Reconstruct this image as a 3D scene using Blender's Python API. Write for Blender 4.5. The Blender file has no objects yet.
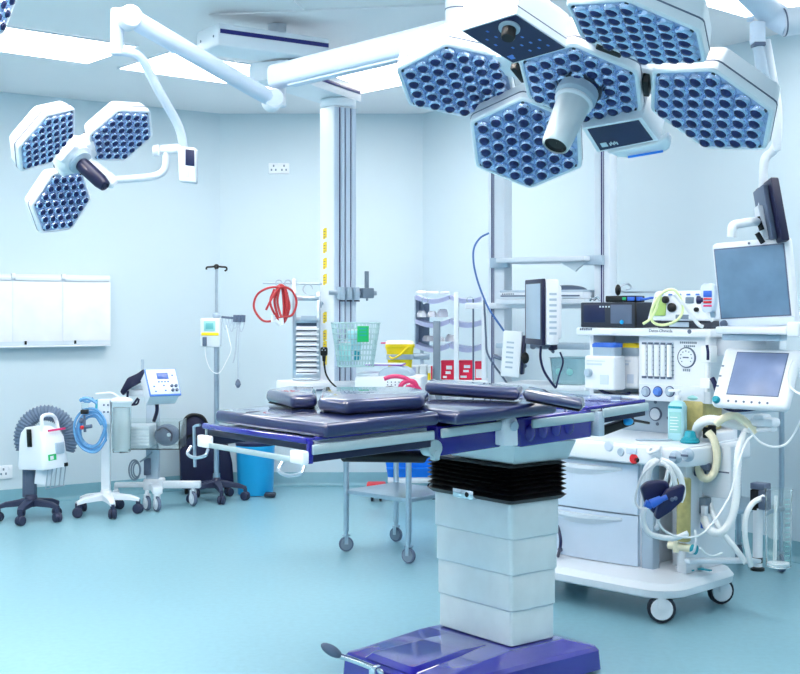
import bpy, bmesh, math, random
from mathutils import Vector as V, Matrix as Mx
random.seed(7)
R = math.radians
sc = bpy.context.scene
COL = sc.collection
F, CH, HZ = 1240.0, 1.4, 310.0          # focal length in pixels, lens height, horizon row


def P(px, py, Y):
    """world point on the ray of a pixel at depth Y"""
    return V(((px - 400) / F * Y, Y, CH - (py - HZ) / F * Y))


def G(px, py, z=0.0):
    """world point on the ray of a pixel at height z"""
    return P(px, py, F * (CH - z) / (py - HZ))


# ------------------------------------------------------------------ materials
def lin(c):
    return tuple(((x / 12.92) if x <= .04045 else ((x + .055) / 1.055) ** 2.4) for x in c)


def mat(name, col, rough=.45, metal=0., var=.03, scale=6., bump=0., bscale=60., trans=0., coat=0., alpha=1., emit=0., ior=1.45, spec=.5):
    m = bpy.data.materials.new(name)
    m.use_nodes = True
    nt = m.node_tree
    b = nt.nodes['Principled BSDF']
    c = lin(col)
    tc = nt.nodes.new('ShaderNodeTexCoord')
    nz = nt.nodes.new('ShaderNodeTexNoise')
    nz.inputs['Scale'].default_value = scale
    nz.inputs['Detail'].default_value = 3
    nt.links.new(tc.outputs['Object'], nz.inputs['Vector'])
    rp = nt.nodes.new('ShaderNodeValToRGB')
    rp.color_ramp.elements[0].position = .3
    rp.color_ramp.elements[1].position = .7
    rp.color_ramp.elements[0].color = (*[max(0, x * (1 - var)) for x in c], 1)
    rp.color_ramp.elements[1].color = (*[min(1, x * (1 + var)) for x in c], 1)
    nt.links.new(nz.outputs['Fac'], rp.inputs['Fac'])
    nt.links.new(rp.outputs['Color'], b.inputs['Base Color'])
    b.inputs['Roughness'].default_value = rough
    b.inputs['Metallic'].default_value = metal
    b.inputs['Transmission Weight'].default_value = trans
    b.inputs['Coat Weight'].default_value = coat
    b.inputs['Coat Roughness'].default_value = .05
    b.inputs['Alpha'].default_value = alpha
    b.inputs['IOR'].default_value = ior
    b.inputs['Specular IOR Level'].default_value = spec
    if emit:
        b.inputs['Emission Color'].default_value = (*c, 1)
        b.inputs['Emission Strength'].default_value = emit
    if bump:
        n2 = nt.nodes.new('ShaderNodeTexNoise')
        n2.inputs['Scale'].default_value = bscale
        nt.links.new(tc.outputs['Object'], n2.inputs['Vector'])
        bp = nt.nodes.new('ShaderNodeBump')
        bp.inputs['Strength'].default_value = bump
        bp.inputs['Distance'].default_value = .002
        nt.links.new(n2.outputs['Fac'], bp.inputs['Height'])
        nt.links.new(bp.outputs['Normal'], b.inputs['Normal'])
    return m


M = {}
def dm(k, *a, **kw):
    M[k] = mat(k, *a, **kw)


dm('wall', (.80, .868, .905), .42, var=.012, scale=1.5, bump=.05, bscale=90)
dm('ceiling', (.955, .945, .955), .6, var=.01, scale=2)
dm('floor', (.52, .705, .765), .3, var=.05, scale=34, bump=.02, bscale=120)
dm('coving', (.46, .65, .71), .35, var=.03, scale=20)
dm('white', (.92, .945, .975), .35, var=.012)
dm('offwhite', (.86, .90, .94), .4, var=.02)
dm('paleblue', (.81, .87, .94), .4, var=.02)
dm('lightgrey', (.68, .76, .83), .4, var=.03)
dm('grey', (.47, .54, .61), .45, var=.05)
dm('darkgrey', (.17, .20, .26), .5, var=.06)
dm('black', (.02, .022, .035), .45, var=.1)
dm('rubber', (.12, .14, .20), .6, var=.08)
dm('navyrubber', (.17, .20, .31), .5, var=.06)
dm('slategrey', (.36, .42, .52), .5, var=.06)
dm('screwblue', (.13, .16, .42), .4)
dm('steel', (.72, .77, .82), .28, 1., var=.05, scale=20)
dm('brushed', (.86, .90, .915), .45, .3, var=.03, scale=14)
dm('silverrail', (.74, .81, .83), .45, .55, var=.02)
dm('chrome', (.86, .88, .91), .1, 1.)
dm('violet', (.13, .11, .56), .16, var=.12, scale=5, coat=.7)
dm('violetbase', (.17, .15, .60), .14, var=.16, scale=4, coat=.9)
dm('navy', (.10, .11, .25), .4, var=.08)
dm('stripe', (.10, .11, .45), .35)
dm('pad', (.105, .15, .335), .3, var=.05, scale=9, bump=.02, bscale=220, coat=1.)
dm('bellows', (.012, .012, .025), .35)
dm('lens', (.13, .18, .38), .1, .4, var=.3, scale=60)
dm('bowl', (.74, .81, .93), .2, .9, var=.2, scale=80)
dm('lensback', (.66, .74, .88), .3, .3, var=.2, scale=60)
dm('panelblue', (.10, .14, .30), .3, var=.12, scale=20)
dm('screen', (.43, .56, .68), .22, var=.12, scale=9)
dm('screenlilac', (.50, .57, .72), .25, var=.10, scale=9)
dm('screenblue', (.22, .36, .66), .25)
dm('screencyan', (.42, .74, .76), .3)
dm('cyan', (.13, .71, .96), .35, var=.04)
dm('brightblue', (.06, .52, .97), .4, var=.06)
dm('blueedge', (.33, .52, .86), .35)
dm('bluehose', (.50, .76, .98), .2, var=.1, trans=.35)
dm('liner', (.95, .97, .98), .35, trans=.55, ior=1.1)
dm('bluecap', (.18, .40, .80), .4)
dm('yellow', (.98, .86, .10), .45, var=.03)
dm('cream', (.95, .93, .82), .45, var=.03)
dm('amber', (.72, .68, .45), .3, var=.15, scale=30)
dm('red', (.86, .16, .20), .45, var=.04)
dm('redhose', (.80, .24, .26), .4, var=.08)
dm('pinkred', (.93, .12, .30), .4, var=.05)
dm('magenta', (.88, .22, .46), .35, var=.06)
dm('purple', (.60, .28, .78), .45)
dm('green', (.10, .72, .42), .5)
dm('limegreen', (.66, .80, .44), .4, var=.05)
dm('limehose', (.91, .965, .73), .35)
dm('teal', (.10, .62, .70), .35, var=.05)
dm('palecyan', (.72, .93, .97), .3, var=.04, trans=.15)
dm('tubclear', (.85, .95, .97), .15, trans=.75, ior=1.1)
dm('mint', (.60, .84, .84), .4, var=.06)
dm('clear', (.93, .985, 1.), .06, trans=1., ior=1.12)
dm('cleartint', (.97, .995, .995), .05, trans=.97, ior=1.08)
dm('basket', (.80, .93, .95), .25, var=.04, trans=.3)
dm('hose', (.95, .97, .985), .3, var=.02)
dm('cable', (.72, .78, .84), .45)
dm('bluecable', (.30, .46, .72), .4)
dm('bagblue', (.06, .09, .29), .35, var=.2, scale=12)
dm('packet', (.93, .94, .96), .3, var=.05)
dm('lilac', (.76, .78, .92), .35, var=.04)
dm('lamp', (1., .98, .965), .5, emit=9.0)
dm('corrugated', (.40, .48, .58), .4, var=.1, scale=30)


# ------------------------------------------------------------------ mesh builder
class B:
    def __init__(s):
        s.bm = bmesh.new()

    def _put(s, t, T=None):
        if T is not None:
            bmesh.ops.transform(t, matrix=T, verts=t.verts)
        me = bpy.data.meshes.new('tmp')
        t.to_mesh(me)
        t.free()
        s.bm.from_mesh(me)
        bpy.data.meshes.remove(me)
        return s

    def box(s, lo, hi, bev=0., seg=2, T=None):
        t = bmesh.new()
        bmesh.ops.create_cube(t, size=1)
        lo, hi = V(lo), V(hi)
        for v in t.verts:
            v.co = V([(lo[i] + hi[i]) / 2 + v.co[i] * abs(hi[i] - lo[i]) for i in range(3)])
        if bev:
            bev = min(bev, min(abs(hi[i] - lo[i]) for i in range(3)) * .48)
            bmesh.ops.bevel(t, geom=t.edges[:], offset=bev, segments=seg, profile=.5, affect='EDGES', clamp_overlap=True)
        return s._put(t, T)

    def beam(s, p0, p1, w, h, bev=0., up=(0, 0, 1), seg=2):
        p0, p1 = V(p0), V(p1)
        x = (p1 - p0)
        L = x.length
        x.normalize()
        y = V(up).cross(x)
        if y.length < 1e-4:
            y = V((1, 0, 0)).cross(x)
        y.normalize()
        z = x.cross(y)
        T = Mx((x, y, z)).transposed().to_4x4()
        T.translation = (p0 + p1) / 2
        return s.box((-L / 2, -w / 2, -h / 2), (L / 2, w / 2, h / 2), bev, seg, T)

    def slab(s, pts, th, bev=0., seg=3, d=(0, 0, -1)):
        """polygon of 3D points extruded by th along d"""
        t = bmesh.new()
        d = V(d).normalized() * th
        a = [t.verts.new(V(p)) for p in pts]
        b = [t.verts.new(V(p) + d) for p in pts]
        n = len(pts)
        t.faces.new(a)
        t.faces.new(b[::-1])
        for i in range(n):
            t.faces.new((a[i], b[i], b[(i + 1) % n], a[(i + 1) % n]))
        bmesh.ops.recalc_face_normals(t, faces=t.faces)
        if bev:
            bmesh.ops.bevel(t, geom=t.edges[:], offset=bev, segments=seg, profile=.5, affect='EDGES', clamp_overlap=True)
        return s._put(t)

    def loft(s, loops, cap=True):
        t = bmesh.new()
        vs = [[t.verts.new(V(p)) for p in l] for l in loops]
        n = len(loops[0])
        for a, b in zip(vs, vs[1:]):
            for i in range(n):
                t.faces.new((a[i], a[(i + 1) % n], b[(i + 1) % n], b[i]))
        if cap:
            t.faces.new(vs[0][::-1])
            t.faces.new(vs[-1])
        bmesh.ops.recalc_face_normals(t, faces=t.faces)
        return s._put(t)

    def cyl(s, p0, p1, r, r2=None, seg=20, bev=0.):
        p0, p1 = V(p0), V(p1)
        r2 = r if r2 is None else r2
        z = (p1 - p0).normalized()
        x = z.orthogonal().normalized()
        y = z.cross(x)
        ring = lambda c, q: [c + q * (math.cos(2 * math.pi * i / seg) * x + math.sin(2 * math.pi * i / seg) * y) for i in range(seg)]
        if bev:
            loops = [ring(p0, max(r - bev, 1e-4)), ring(p0 + z * bev, r), ring(p1 - z * bev, r2), ring(p1, max(r2 - bev, 1e-4))]
        else:
            loops = [ring(p0, r), ring(p1, r2)]
        return s.loft(loops)

    def lathe(s, prof, c=(0, 0, 0), ax=(0, 0, 1), seg=24):
        """profile of (radius, height) along ax from c"""
        z = V(ax).normalized()
        x = z.orthogonal().normalized()
        y = z.cross(x)
        c = V(c)
        return s.loft([[c + z * h + max(r, 1e-4) * (math.cos(2 * math.pi * i / seg) * x + math.sin(2 * math.pi * i / seg) * y) for i in range(seg)] for r, h in prof])

    def tube(s, pts, r, seg=8, sm=6, close=False, rf=None):
        pts = [V(p) for p in pts]
        if sm > 1 and len(pts) > 2:
            q = []
            n = len(pts)
            for i in range(n if close else n - 1):
                p1, p2 = pts[i], pts[(i + 1) % n]
                p0 = pts[i - 1] if (i > 0 or close) else 2 * p1 - p2
                p3 = pts[(i + 2) % n] if (i + 2 < n or close) else 2 * p2 - p1
                for k in range(sm):
                    u = k / sm
                    q.append(.5 * (2 * p1 + (p2 - p0) * u + (2 * p0 - 5 * p1 + 4 * p2 - p3) * u * u + (3 * p1 - p0 - 3 * p2 + p3) * u ** 3))
            if not close:
                q.append(pts[-1])
            pts = q
        n = len(pts)
        tg = []
        for i in range(n):
            a = pts[i - 1] if (i > 0 or close) else pts[0]
            b = pts[(i + 1) % n] if (i < n - 1 or close) else pts[-1]
            t = b - a
            tg.append(t.normalized() if t.length > 1e-9 else V((0, 0, 1)))
        x = tg[0].orthogonal().normalized()
        loops = []
        for i in range(n):
            x = (x - tg[i] * x.dot(tg[i]))
            x = x.normalized() if x.length > 1e-6 else tg[i].orthogonal().normalized()
            y = tg[i].cross(x)
            rr = rf(i / max(n - 1, 1)) if rf else r
            loops.append([pts[i] + rr * (math.cos(2 * math.pi * k / seg) * x + math.sin(2 * math.pi * k / seg) * y) for k in range(seg)])
        if close:
            loops.append(loops[0])
        return s.loft(loops, cap=not close)

    def ball(s, c, r, sx=1, sy=1, sz=1, seg=16, T=None):
        t = bmesh.new()
        bmesh.ops.create_uvsphere(t, u_segments=seg, v_segments=max(6, seg // 2), radius=r)
        for v in t.verts:
            v.co = V((v.co.x * sx, v.co.y * sy, v.co.z * sz))
        if T is not None:
            bmesh.ops.transform(t, matrix=T, verts=t.verts)
        return s._put(t, Mx.Translation(V(c)))

    def text(s, body, size, T, depth=.0008):
        cu = bpy.data.curves.new('lettering', 'FONT')
        cu.body = body
        cu.size = size
        cu.extrude = depth
        cu.align_x = 'CENTER'
        cu.align_y = 'CENTER'
        o = bpy.data.objects.new('lettering', cu)
        COL.objects.link(o)
        dg = bpy.context.evaluated_depsgraph_get()
        me = bpy.data.meshes.new_from_object(o.evaluated_get(dg))
        bpy.data.objects.remove(o)
        bpy.data.curves.remove(cu)
        t = bmesh.new()
        t.from_mesh(me)
        bpy.data.meshes.remove(me)
        return s._put(t, T)

    def build(s, name, m, parent=None, ang=38):
        me = bpy.data.meshes.new(name)
        for f in s.bm.faces:
            f.smooth = True
        s.bm.to_mesh(me)
        s.bm.free()
        me.set_sharp_from_angle(angle=R(ang))
        me.materials.append(M[m] if isinstance(m, str) else m)
        o = bpy.data.objects.new(name, me)
        COL.objects.link(o)
        if parent is not None:
            o.parent = parent.e if isinstance(parent, Th) else parent
        return o


class Th:
    """a thing: an Empty at its base that parents its parts"""
    def __init__(s, name, label, cat, loc, rot=0., group=None):
        s.e = bpy.data.objects.new(name, None)
        COL.objects.link(s.e)
        s.e.empty_display_size = .1
        s.e.location = loc
        s.e.rotation_euler = (0, 0, R(rot))
        s.e['label'] = label
        s.e['category'] = cat
        if group:
            s.e['group'] = group
        s.M = Mx.Translation(V(loc)) @ Mx.Rotation(R(rot), 4, 'Z')
        s.I = s.M.inverted()
        s.o = s.I @ V((0, 0, CH))

    def P(s, px, py, Y):
        return s.I @ P(px, py, Y)

    def _ray(s, px, py):
        return s.I.to_3x3() @ V(((px - 400) / F, 1, -(py - HZ) / F))

    def X(s, px, py, x):
        d = s._ray(px, py)
        return s.o + d * ((x - s.o.x) / d.x)

    def Y(s, px, py, y):
        d = s._ray(px, py)
        return s.o + d * ((y - s.o.y) / d.y)

    def Z(s, px, py, z, k=0.):
        d = s._ray(px, py)
        return s.o + d * ((z + k * s.o.x - s.o.z) / (d.z - k * d.x))


def tag(o, label, cat, group=None, kind=None):
    if label:
        o['label'] = label
    if cat:
        o['category'] = cat
    if group:
        o['group'] = group
    if kind:
        o['kind'] = kind
    return o


def structure(name, b, m):
    o = b.build(name, m)
    o['kind'] = 'structure'
    return o


def rrect(hx, hy, r, n=4, cx=0, cy=0, z=0):
    pts = []
    for (sx, sy, a0) in ((1, 1, 0), (-1, 1, 90), (-1, -1, 180), (1, -1, 270)):
        for k in range(n + 1):
            a = R(a0 + 90 * k / n)
            pts.append(V((cx + sx * (hx - r) + r * math.cos(a), cy + sy * (hy - r) + r * math.sin(a), z)))
    return pts


def frame(x, y, z, o):
    T = Mx((V(x), V(y), V(z))).transposed().to_4x4()
    T.translation = V(o)
    return T


def FACE(o, yaw=0., tilt=0.):
    """text/plate frame: x right, y up, z out of a vertical face that looks along local -y (yaw about z, tilt leans it back)"""
    T = Mx.Rotation(R(yaw), 4, 'Z') @ Mx.Rotation(R(90 - tilt), 4, 'X')
    return Mx.Translation(V(o)) @ T


def caster(parent, c, r=.05, w=.025, tyre='rubber', hubm='offwhite', yaw=0., stem=.05, name='caster', forkm='steel'):
    """a swivel wheel whose tread touches z=0 under c"""
    c = V(c)
    ax = V((math.sin(R(yaw)), -math.cos(R(yaw)), 0))
    k = V((c.x, c.y, r + .001))
    b = B()
    b.lathe([(r * .55, -w / 2), (r * .93, -w / 2), (r, -w / 4), (r, w / 4), (r * .93, w / 2), (r * .55, w / 2)], k, ax, 20)
    o = b.build(name, tyre, parent)
    b = B()
    b.lathe([(r * .72, -w * .62), (r * .78, -w * .5), (r * .78, w * .5), (r * .72, w * .62)], k, ax, 18)
    b.build('hub', hubm, o)
    b = B()
    side = ax * (w * .75)
    for sg in (-1, 1):
        b.beam(k + side * sg, k + side * sg + V((0, 0, r * 1.15)), r * .5, w * .2, up=ax)
    b.box((c.x - w * .8, c.y - w * .8, 2.1 * r), (c.x + w * .8, c.y + w * .8, 2.1 * r + .008))
    b.cyl((c.x, c.y, 2.1 * r), (c.x, c.y, 2.1 * r + stem), r * .28, seg=10)
    b.build('fork', forkm, o)
    return o


def star_base(t, n, rad, a0, z0, m, tyre, cr=.03, hub=.05, w=.05, name='base', zend=None):
    """five-legged base with twin-wheel casters"""
    b = B()
    zc = z0 + .125
    zend = zend or cr * 2 + .015
    for k in range(n):
        a = R(a0 + 360 * k / n)
        d = V((math.cos(a), math.sin(a), 0))
        q = V((-d.y, d.x, 0))
        L = []
        for (s, wd, z, h) in ((.0, w * 1.3, zc, .05), (.35, w * 1.1, zc - .004, .042), (.75, w * .8, (zend + .028), .034), (1., w * .6, zend + .012, .022)):
            c = d * (rad * s) + V((0, 0, z))
            L.append([c + q * wd / 2 - V((0, 0, h / 2)), c + q * wd / 2 + V((0, 0, h / 2 - .006)), c + q * wd * .3 + V((0, 0, h / 2)), c - q * wd * .3 + V((0, 0, h / 2)), c - q * wd / 2 + V((0, 0, h / 2 - .006)), c - q * wd / 2 - V((0, 0, h / 2))])
        b.loft(L)
    b.cyl((0, 0, zc - .03), (0, 0, zc + .045), hub, hub * .8, 20, .006)
    o = b.build(name, m, t)
    for k in range(n):
        a = R(a0 + 360 * k / n)
        c = V((math.cos(a) * rad * .96, math.sin(a) * rad * .96, cr + .001))
        ax = V((math.cos(a + 1.1), math.sin(a + 1.1), 0))
        b = B()
        for sg in (-1, 1):
            b.lathe([(cr * .4, -.011), (cr * .9, -.011), (cr, -.006), (cr, .006), (cr * .85, .011), (cr * .3, .013)], c + ax * sg * .013, ax * sg, 16)
        b.cyl(c + V((0, 0, cr * .4)), c + V((0, 0, zend + .012 - cr)), cr * .45, seg=10)
        b.build('caster', tyre, t)
    return o
# ------------------------------------------------------------------ the room
CZ = 2.96
ANG = 34.6
u = V((math.cos(R(ANG)), math.sin(R(ANG)), 0))      # along the left wall, to the right and away
v = V((u.y, -u.x, 0))                               # along the right wall, towards the lens
C1 = V((-1.43, 9.85, 0))
C2 = V((.183, 9.85, 0))
LW = C1 - u * 6
RW = C2 + v * 9.6
BK = C1 - u * 6 + v * (RW - C1).dot(v)
poly = [C1, C2, RW, BK, LW]
UPZ = V((0, 0, 1))


def wall(name, a, b):
    d = (b - a).normalized()
    n = V((-d.y, d.x, 0))
    mid = sum(poly, V()) / 5
    if n.dot(mid - a) > 0:
        n = -n
    s = B().slab([a - d * .0, b, b + UPZ * CZ, a + UPZ * CZ], .12, 0, d=n)
    structure(name, s, 'wall')
    return -n


def coving(name, a, b, n):
    d = (b - a).normalized()
    prof = [(.0015, .0), (.045, .0), (.045, .003), (.028, .007), (.014, .018), (.007, .034), (.005, .105), (.0015, .112)]
    s = B()
    s.loft([[a + n * p + UPZ * h for p, h in prof], [b + n * p + UPZ * h for p, h in prof]])
    structure(name, s, 'coving')


for nm, a, b in (('left', LW, C1), ('back', C1, C2), ('right', C2, RW), ('front', RW, BK), ('side', BK, LW)):
    n_ = wall('wall_' + nm, a, b)
    coving('baseboard_' + nm, a, b, n_)
fl = B().slab(poly, .1)
structure('floor', fl, 'floor')
ce = B().slab([p + UPZ * (CZ + .1) for p in poly], .1)
structure('ceiling', ce, 'ceiling')

# ceiling strips around the air outlet over the table
b = B()
for p0, p1, w in (((-1.0, 6.55), (.85, 6.22), .05), ((-.52, 6.42), (-.78, 5.1), .05), ((.85, 6.22), (1.9, 6.1), .04), ((.3, 6.29), (.05, 5.0), .04)):
    b.beam((*p0, CZ - .006), (*p1, CZ - .006), w, .01)
    b.build('trim_1' if not bpy.data.objects.get('trim_1') else 'trim_%d' % (1 + len([o for o in COL.objects if o.name.startswith('trim_')])), 'ceiling')['kind'] = 'structure'
    b = B()
b.bm.free()

# recessed light panels
def light_panel(o, d, w, length, label):
    o, d = V((*o, 0)), V((*d, 0)).normalized()
    q = V((d.y, -d.x, 0)) * w                      # towards the lens
    c = o + d * length / 2 + q / 2
    t = Th('ceiling_light', label, 'ceiling light', (c.x, c.y, CZ - .012), math.degrees(math.atan2(d.y, d.x)), 'recessed ceiling lights')
    b = B().box((-length / 2, -w / 2, .002), (length / 2, w / 2, .008))
    b.build('diffuser', 'lamp', t)
    b = B()
    for sx in (-1, 1):
        b.box((sx * length / 2 - .006, -w / 2 - .006, 0), (sx * length / 2 + .006, w / 2 + .006, .0105))
        b.box((-length / 2, sx * w / 2 - .006, 0), (length / 2, sx * w / 2 + .006, .0105))
    b.build('frame', 'white', t)


dl = (.766, .643)
light_panel((-1.963 - .766 * 1.25, 7.8 - .643 * 1.25), dl, .65, 1.25, 'long bright ceiling light panel over the left wall, behind the three-headed lamp')
light_panel((-1.81, 7.96), dl, .65, 1.25, 'bright ceiling light panel between the two pendant arms, partly behind the sloping lamp arm')
dr = (.675, -.738)
light_panel((-.36, 8.96), dr, .65, 1.3, 'bright ceiling light panel just right of the tall equipment column')
s0 = V((-.279, 8.87))
for s, lb in ((3.12, 'bright ceiling light panel at the upper right corner above the thick white tube'), (4.75, 'ceiling light panel beyond the right edge by the right wall')):
    light_panel((s0.x + dr[0] * s, s0.y + dr[1] * s), dr, .65, 1.25, lb)
for i, (x, y) in enumerate(((-4.3, 5.9), (-3.2, 3.9), (-1.2, 2.6), (-2.9, 5.3), (-1.3, 5.45), (-1.6, .6), (.9, .1), (-4.2, 2.0), (-2.0, 4.2), (-.4, 3.7), (.5, 5.2))):  # unseen extra panels, added as fill light for the walls and the table
    light_panel((x, y), dl if i < 3 else dr, .65, 1.25, 'added ceiling fill light panel %s, out of view' % ('over the left end of the film viewer|left of the corner lamp head|in front of the corner lamp head|above the floor before the warming unit|above the three-headed lamp|far in front of the operating table on its left|directly over the camera|over the bare floor at the far left|left of the ceiling post|just left of the large lamp|between the ceiling post and the large lamp'.split('|')[i]))

# ------------------------------------------------------------------ sockets
def socket(o, d, n, w, h, k, label):
    """k outlets side by side on a wall point o, d along the wall, n into the room"""
    t = Th('wall_socket', label, 'socket', (0, 0, 0))
    z = UPZ
    T = frame(d, z, n, o + n * .001)
    b = B().box((-w / 2, -h / 2, 0), (w / 2, h / 2, .012), .004, T=T)
    pl = b.build('plate', 'white', t)
    for i in range(k):
        x = (i - (k - 1) / 2) * w / k
        b = B()
        for dx, dy in ((0, .02), (-.017, -.012), (.017, -.012)):
            b.box((x + dx - .006, dy - .008, .0115), (x + dx + .006, dy + .008, .0128), T=T)
        b.build('pin_slot', 'grey', pl)
        b = B().box((x + w / k * .25, .014, .012), (x + w / k * .38, .04, .017), .002, T=T)
        b.build('rocker_switch', 'white', pl)


nl = V((u.y, -u.x, 0))
pbk = P(279, 168.5, 9.85)
socket(V((pbk.x, 9.85, pbk.z)), V((1, 0, 0)), V((0, -1, 0)), .165, .085, 2, 'white double power socket high on the back wall left of the equipment column')


def leftwall(px, py, off=0.):
    """point on the left wall under a pixel"""
    d = V(((px - 400) / F, 1, -(py - HZ) / F))
    o = V((0, 0, CH))
    return o + d * ((C1 + nl * off - o).dot(nl) / d.dot(nl))


def rightwall(px, py, off=0.):
    nr = -u
    d = V(((px - 400) / F, 1, -(py - HZ) / F))
    o = V((0, 0, CH))
    return o + d * ((C2 + nr * off - o).dot(nr) / d.dot(nr))


socket(leftwall(3, 472), u, nl, .13, .095, 1, 'white power socket low on the left wall by the hose-topped warming unit')

# ------------------------------------------------------------------ x-ray film viewer on the left wall
p1 = leftwall(112, 310)
x1 = (p1 - C1).dot(u) - .045
zt, zb = leftwall(112, 276).z, leftwall(112, 344).z
t = Th('film_viewer', 'long white wall-mounted x-ray film viewer, unlit, on the left wall', 'film viewer', (0, 0, 0))
T = frame(u, UPZ, nl, C1)
pw = .365
b = B().box((x1 - 5 * pw, zb, .002), (x1, zt, .085), .006, T=T)
cab = b.build('cabinet', 'offwhite', t)
for k in range(5):
    xa = x1 - (k + 1) * pw
    b = B().box((xa + .0015, zb + .03, .0855), (xa + pw - .0015, zt - .05, .089), .001, T=T)
    b.build('viewing_panel', 'packet', t)
    b = B().box((xa + .012, zt - .045, .0855), (xa + pw - .012, zt - .012, .1), .004, T=T)
    b.box((xa + .012, zt - .03, .1), (xa + pw - .012, zt - .026, .103), 0, T=T)
    b.build('film_clip', 'white', t)
    if k:
        b = B().box((xa + pw - .014, zt - .03, .086), (xa + pw + .014, zt + .006, .11), .004, T=T)
        b.build('clip_divider', 'white', t)
    b = B().box((xa + .085, zb + .008, .0855), (xa + .1, zb + .034, .095), .002, T=T)
    b.build('switch', 'black', t)
b = B().box((x1 - 5 * pw, zb - .012, .03), (x1, zb - .001, .092), .003, T=T)
b.build('bottom_ledge', 'white', t)

# ------------------------------------------------------------------ ceiling post that carries the lamp arms
t = Th('ceiling_post', 'white ceiling post behind the big lamp, carrying the lamp arms', 'ceiling mount', (.228, 4.82, 0))
b = B().cyl((0, 0, 2.40), (0, 0, 2.93), .052, seg=28, bev=.004)
b.build('post', 'offwhite', t)
b = B().cyl((0, 0, 2.925), (0, 0, 2.957), .2, seg=32, bev=.004)
b.build('ceiling_flange', 'offwhite', t)
b = B().cyl((0, 0, 2.565), (0, 0, 2.57), .0535, seg=28)
b.build('seam_ring', 'slategrey', t)


# ------------------------------------------------------------------ lamp heads
def lamp_head(t, c, n, v0, rad, th=.075, name='lamp_head', rows=3):
    """hexagonal head: housing > glass rim, reflector bowls, screws"""
    c, n, v0 = t.I @ V(c), V(n).normalized(), V(v0)
    Rm = t.I.to_3x3()
    n, v0 = Rm @ n, Rm @ v0
    v0 = (v0 - n * v0.dot(n)).normalized()
    w0 = n.cross(v0)
    hx = lambda r, h, k=6: [c + n * h + r * (math.cos(i * math.pi / 3) * v0 + math.sin(i * math.pi / 3) * w0) for i in range(6)]

    def hexr(r, h, cr=.012):
        pts = []
        for i in range(6):
            for q in (-1, 0, 1):
                a = i * math.pi / 3
                p = r * V((math.cos(a), math.sin(a)))
                nb = r * V((math.cos(a + q * math.pi / 3), math.sin(a + q * math.pi / 3)))
                p2 = p.lerp(nb, cr / r) if q else p * (1 - cr * .28 / r)
                pts.append(c + n * h + v0 * p2.x + w0 * p2.y)
        return pts
    Ro = rad + .009
    b = B().loft([hexr(Ro * .80, -th), hexr(Ro * .93, -th * .86), hexr(Ro, -.022), hexr(Ro, -.002), hexr(Ro - .004, .002), hexr(rad - .002, .002), hexr(rad - .004, -.004)])
    hd = b.build(name, 'white', t, 30)
    b = B().loft([hexr(rad - .003, -.004), hexr(rad - .003, -.001)])
    b.build('reflector_plate', 'lensback', hd)
    b = B().loft([hexr(Ro + .0012, -.026), hexr(Ro + .0012, -.0225)])
    b.build('seam', 'slategrey', hd)
    b, b2 = B(), B()
    sp = rad * .866 * 2 / 6.5
    for i in range(-rows, rows + 1):
        for j in range(-rows, rows + 1):
            if abs(i + j) > rows:
                continue
            a1, a2 = v0, v0 * .5 + w0 * .866
            k = c + (a1 * i + a2 * j) * sp
            r = sp * .455
            seg = 12
            tilt = (v0 * math.cos(2.2) + w0 * math.sin(2.2)) * .0
            for B_, pr in ((b, ((1.08, -.0005), (1.04, .003), (.92, .0085), (.74, .0115), (.66, .0105))), (b2, ((.70, .008), (.68, .0125), (.54, .0165), (.3, .0185), (.05, .019)))):
                B_.loft([[k + n * h * (r / .021) + q * r * (math.cos(2 * math.pi * m / seg) * v0 + math.sin(2 * math.pi * m / seg) * w0) for m in range(seg)] for q, h in pr])
    rb = b.build('reflector_bowls', 'bowl', hd, 60)
    b2.build('diode_lenses', 'lens', rb, 60)
    b = B()
    for p in hx(rad - .012, 0):
        b.cyl(p - n * .001, p + n * .003, .0045, seg=8)
    b.build('corner_screws', 'darkgrey', hd)
    return hd, c, n, v0, w0


# ------------------------------------------------------------------ three-headed lamp on the left
hub = V((-1.347, 5.183, 2.026))
nav = V((.70, -.36, -.61)).normalized()
t = Th('surgical_lamp', 'smaller white surgical lamp with three hexagonal heads, hanging at the left', 'surgical lamp', (hub.x, hub.y, 0))
heads = [((-1.385, 4.878, 2.069), (.749, -.168, -.64), (-.438, -.851, -.289)), ((-1.182, 5.262, 2.139), (.551, -.415, -.724), (-.667, -.741, -.082)), ((-1.474, 5.41, 1.871), (.765, -.474, -.435), (-.582, -.798, -.153))]
hl = t.I @ hub
for c, n, v0 in heads:
    lamp_head(t, c, n, v0, .155)
b = B()
b.lathe([(.05, -.085), (.07, -.08), (.082, -.06), (.08, -.02), (.066, .004), (.05, .01)], hl, nav, 28)
for c, n, v0 in heads:
    cl = t.I @ V(c)
    d = (cl - hl).normalized()
    b.beam(hl - nav * .04, hl + d * .10 - nav * .04, .1, .07, .015, up=nav)
hb = b.build('hub', 'white', t)
for c, n, v0 in heads[1:]:
    cl = t.I @ V(c)
    d = (cl - hl).normalized()
    b = B().beam(hl + d * .088 - nav * .05, hl + d * .104 - nav * .05, .085, .06, .004, up=nav)
    b.build('head_joint', 'navy', t)
b = B().lathe([(.052, .008), (.052, .022), (.04, .024)], hl, nav, 24)
b.build('handle_collar', 'lightgrey', t)
b = B().lathe([(.02, .02), (.03, .03), (.032, .05), (.031, .15), (.024, .185), (.017, .19), (.013, .183), (.001, .183)], hl, nav, 20)
b.build('handle', 'navy', t)
a0 = t.P(95, 166, 5.22)
a1 = t.P(110, 180, 5.24)
b = B().tube([hl - nav * .05, a0, a1], .022, sm=4)
b.lathe([(.02, -.03), (.028, -.02), (.028, .02), (.02, .03)], a1, (a1 - a0), 16)
b.build('yoke_link', 'white', t)
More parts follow.
